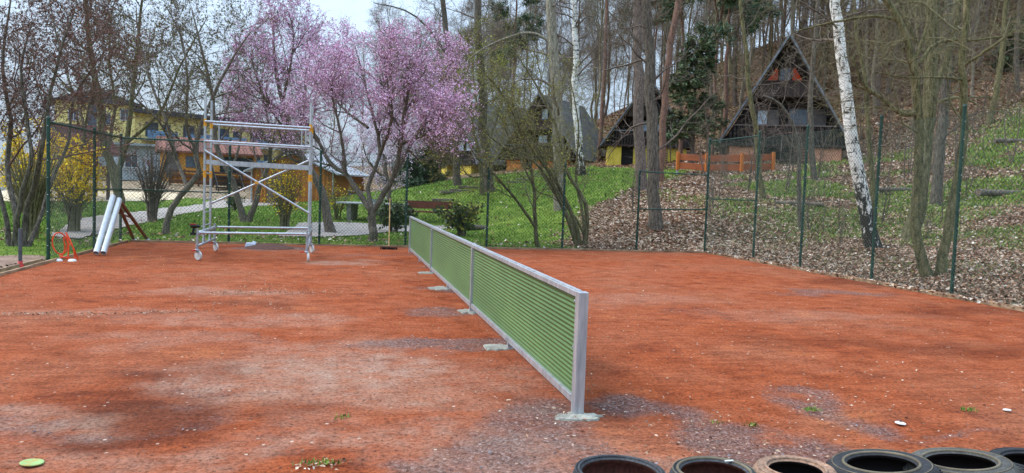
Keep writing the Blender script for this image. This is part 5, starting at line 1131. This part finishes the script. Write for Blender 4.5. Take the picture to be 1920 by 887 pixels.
MB().box((-.4, -.04, 5), (.9, .06, 8)).build('stair_glazing', M_glass, ab)
wing = MB().box((9.6, 9.0, 4.3), (.2, .2, .2))
ang = -.0
def wing_box(c, s, nm, m, rot=.36):
    R_ = np.array(Matrix.Rotation(rot, 3, 'Z')); c = R_@np.array(c)+np.array([3.9, .5, 0]); return MB().box(c, s, R_).build(nm, m, ab)
wing_box((12, 4, 4.2), (24, 8, 8.4), 'wall', M_yb); wing_box((12, 3.7, 8.65), (25, 9.4, .5), 'roof', M_droof)
for fl in (2.7, 5.4):
    for k in range(5):
        wing_box((2.6+k*4.6, -.75, fl), (3.6, 1.5, .2), 'balcony_slab', M_wht); wing_box((2.6+k*4.6, -1.48, fl+.6), (3.6, .06, .9), 'balcony_rail', M_blue)
        wing_box((2.0+k*4.6, -.02, fl+1.25), (1.5, .12, 1.7), 'window', M_glass); wing_box((3.8+k*4.6, -.02, fl+1.35), (.9, .1, 1.2), 'window', M_glass)
# second pale hotel-like block in the distance behind the pink tree
cot = building('cottage', 'ochre cottage with red tiled roof behind the wooden rail fence', 395, 62, float(foot(395, 62)[2])-.1, faceyaw(395)+.1)
M_tile = planks('roof_tile', '875a4c', '683f34', .28, 'X'); M_cw = mat('cottage_wall', 'cf9646', 'b57c34', 2, .9, fine=10)
MB().box((0, 2.2, 1.2), (7.2, 4.4, 2.6)).build('wall', M_cw, cot)
mb = MB(); mb.add([(-4, -.5, 2.35), (4, -.5, 2.35), (4, 2.2, 3.55), (-4, 2.2, 3.55), (-4, 4.9, 2.35), (4, 4.9, 2.35), (-4, -.5, 2.2), (4, -.5, 2.2), (4, 4.9, 2.2), (-4, 4.9, 2.2)], [[0, 1, 2, 3], [3, 2, 5, 4], [6, 7, 1, 0], [9, 4, 5, 8], [6, 0, 4, 9], [1, 7, 8, 5], [6, 9, 8, 7]]).add([(-4, -.5, 2.35), (-4, 2.2, 3.55), (-4, 4.9, 2.35), (4, -.5, 2.35), (4, 2.2, 3.55), (4, 4.9, 2.35)], [[0, 1, 2], [3, 5, 4]]); mb.build('roof', M_tile, cot)
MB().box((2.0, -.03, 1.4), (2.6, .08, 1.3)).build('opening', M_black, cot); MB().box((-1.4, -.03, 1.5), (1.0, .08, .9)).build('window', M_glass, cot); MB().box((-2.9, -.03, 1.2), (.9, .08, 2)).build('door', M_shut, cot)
p0 = foot(318, 57); p1 = foot(480, 57); rf = empty('rail_fence', p0, 'brown board fence with orange backing in front of the cottage', 'fence')
d = p1-p0
M_rb = mat('rail_brown', '5f3d2b', '43291e', 3, .7)
for z in (.35, .75, 1.1): MB().bar((0, 0, z), (d[0], d[1], d[2]+z), .05, .16).build('rail', M_rb, rf)
for k in range(7): MB().box((d[0]*k/6, d[1]*k/6+.06, d[2]*k/6+.6), (.12, .12, 1.3)).build('post', M_rb, rf)
MB().bar((0, .15, .55), (d[0], d[1]+.15, d[2]+.55), .03, .8).build('panel', planks('panel_orange', 'b67226', '8f561b', .12), rf)
# timber shed
sh = building('shed', 'brown timber shed with vertical boards and pale metal roof behind the scaffold', 548, 49, 0.05, faceyaw(548)-.4)
M_sh = planks('shed_boards', 'b9742f', '8f5722', .12); wz = 2.25
MB().poly([(-2.7, 0, 0), (2.7, 0, 0), (2.7, 0, wz), (0, 0, 3.35), (-2.7, 0, wz)], 6.5, (0, 1, 0)).build('wall', M_sh, sh)
for s in (-1, 1):
    a = np.array([0, 0, 3.4]); b = np.array([s*3.15, 0, 2.1]); V = [a+[0, -.4, 0], b+[0, -.4, 0], b+[0, 7, 0], a+[0, 7, 0]]; V += [q+[0, 0, .1] for q in V]
    MB().add(np.array(V), [[0, 1, 2, 3], [4, 7, 6, 5], [0, 4, 5, 1], [1, 5, 6, 2], [2, 6, 7, 3], [3, 7, 4, 0]]).build('roof', mat('metal_roof', 'a9adb2', '8d9298', 3, .5, .1), sh)
MB().box((-1.2, -.04, 1.0), (1.0, .06, 1.95)).build('door', planks('door_grey', '84705f', '5f5045', .12), sh)
MB().tube([(-2.75, -.05, .05), (-2.75, -.05, 2.2)], .05, 8).build('downpipe', M_galv, sh, True)
MB().tube([(2.75, -.05, .05), (2.75, -.05, 2.2)], .05, 8).build('downpipe', M_galv, sh, True)
# lean-to with blue crate beside the shed
bo = building('blue_crate', 'blue and white crate under the eave right of the shed', 660, 52, .35, faceyaw(660), 'crate')
MB().box((0, 0, .45), (.9, .5, .35)).build('body', mat('crate_blue', '2f5fa8', '234a85', 4, .5), bo, bevel=.02); MB().box((0, 0, .8), (1.3, .7, .06)).build('lid', M_wht, bo); MB().box((0, 0, .14), (.8, .45, .28)).build('stand', M_wht, bo)
# dark outdoor stair behind the scaffold
st = building('stairs', 'dark outdoor stairs between the cottage and the shed', 434, 55, .1, faceyaw(434)+.2, 'stairs')
for i in range(9): MB().box((0, i*.28, .12+i*.2), (1.7, .3, .1)).build('tread', M_blk2, st)
for s in (-1, 1):
    MB().bar((s*.9, 0, .9), (s*.9, 2.5, 2.6), .05, .07).build('handrail', M_black, st)
    for k in range(4): MB().box((s*.9, k*.8, .5+k*.55), (.06, .06, .9)).build('baluster', M_black, st)
# playhouse
ph = building('playhouse', 'wooden playhouse with red shingle roof behind the forsythia', 158, 45, float(foot(158, 45)[2]), faceyaw(158)+.3)
for x in (-1.1, 1.1):
    for y in (0, 1.8): MB().box((x, y, 1.2), (.14, .14, 2.4)).build('post', M_blk2, ph)
mb = MB(); mb.add([(-1.6, -.4, 2.2), (1.6, -.4, 2.2), (1.2, .9, 3.7), (-1.2, .9, 3.7), (-1.6, 2.2, 2.2), (1.6, 2.2, 2.2)], [[0, 1, 2, 3], [3, 2, 5, 4], [0, 4, 5, 1]]).add([(-1.6, -.4, 2.2), (-1.2, .9, 3.7), (-1.6, 2.2, 2.2), (1.6, -.4, 2.2), (1.2, .9, 3.7), (1.6, 2.2, 2.2)], [[0, 1, 2], [3, 5, 4]]); ph.scale = (1.2, 1.2, 1.22)
mb.build('roof', planks('shingle', '6f4038', '4e2c28', .18, 'Z'), ph)
MB().box((0, .9, 1.0), (2.1, 1.6, .1)).build('floor', M_wood, ph); MB().box((0, .05, 1.4), (2.1, .05, .6)).build('railing', M_wood, ph)
# white pavilion behind
wp = building('pavilion', 'low white glazed pavilion with railing behind the playground', 265, 66, float(foot(265, 66)[2]), faceyaw(265)+.1)
MB().box((0, 2, 1.5), (9.5, 4, 3.0)).build('wall', mat('pavilion_wall', 'a8b4b4', '8b9898', 2, .7), wp); MB().box((0, 1.8, 3.1), (10.3, 4.8, .2)).build('roof', mat('pavilion_roof', '9aa3a6', '7f888b', 2, .6), wp)
for k in range(6): bwin(-3.9+k*1.55, 1.6, 1.0, 1.3, par=wp, m=M_skyglass if k % 2 else M_glass)
mb = MB()
for k in range(40): mb.box((-4.6+k*.236, -1.2, .6), (.04, .04, 1.0))
mb.box((0, -1.2, 1.1), (9.5, .06, .06)); mb.build('railing', M_wht, wp)
# slide at the far left
sl = building('slide', 'silver playground slide at the left edge behind the tree stems', 28, 44, float(foot(28, 44)[2]), faceyaw(28), 'slide')
MB().bar((-1.4, 0, .25), (1.2, 0, 1.5), .5, .04, up=(0, 1, 0)).build('chute', M_alu, sl); MB().box((1.35, 0, .75), (.1, .5, 1.5)).build('ladder', M_wood, sl)
# tall background tree line on the left
for k, (px, D) in enumerate([(40, 95), (100, 110), (330, 105), (430, 100), (560, 88), (620, 80), (680, 75)]):
    o = copy_tree(protos[k]); o['label'] = 'bare distant tree behind the buildings on the left'; o['group'] = 'bare distant trees behind the left buildings'
    p = foot(px, D); o.location = Vector(p); o.scale = (.75, .75, .7); o.rotation_euler = (0, 0, k)
for m_ in MATS.values():
    pass
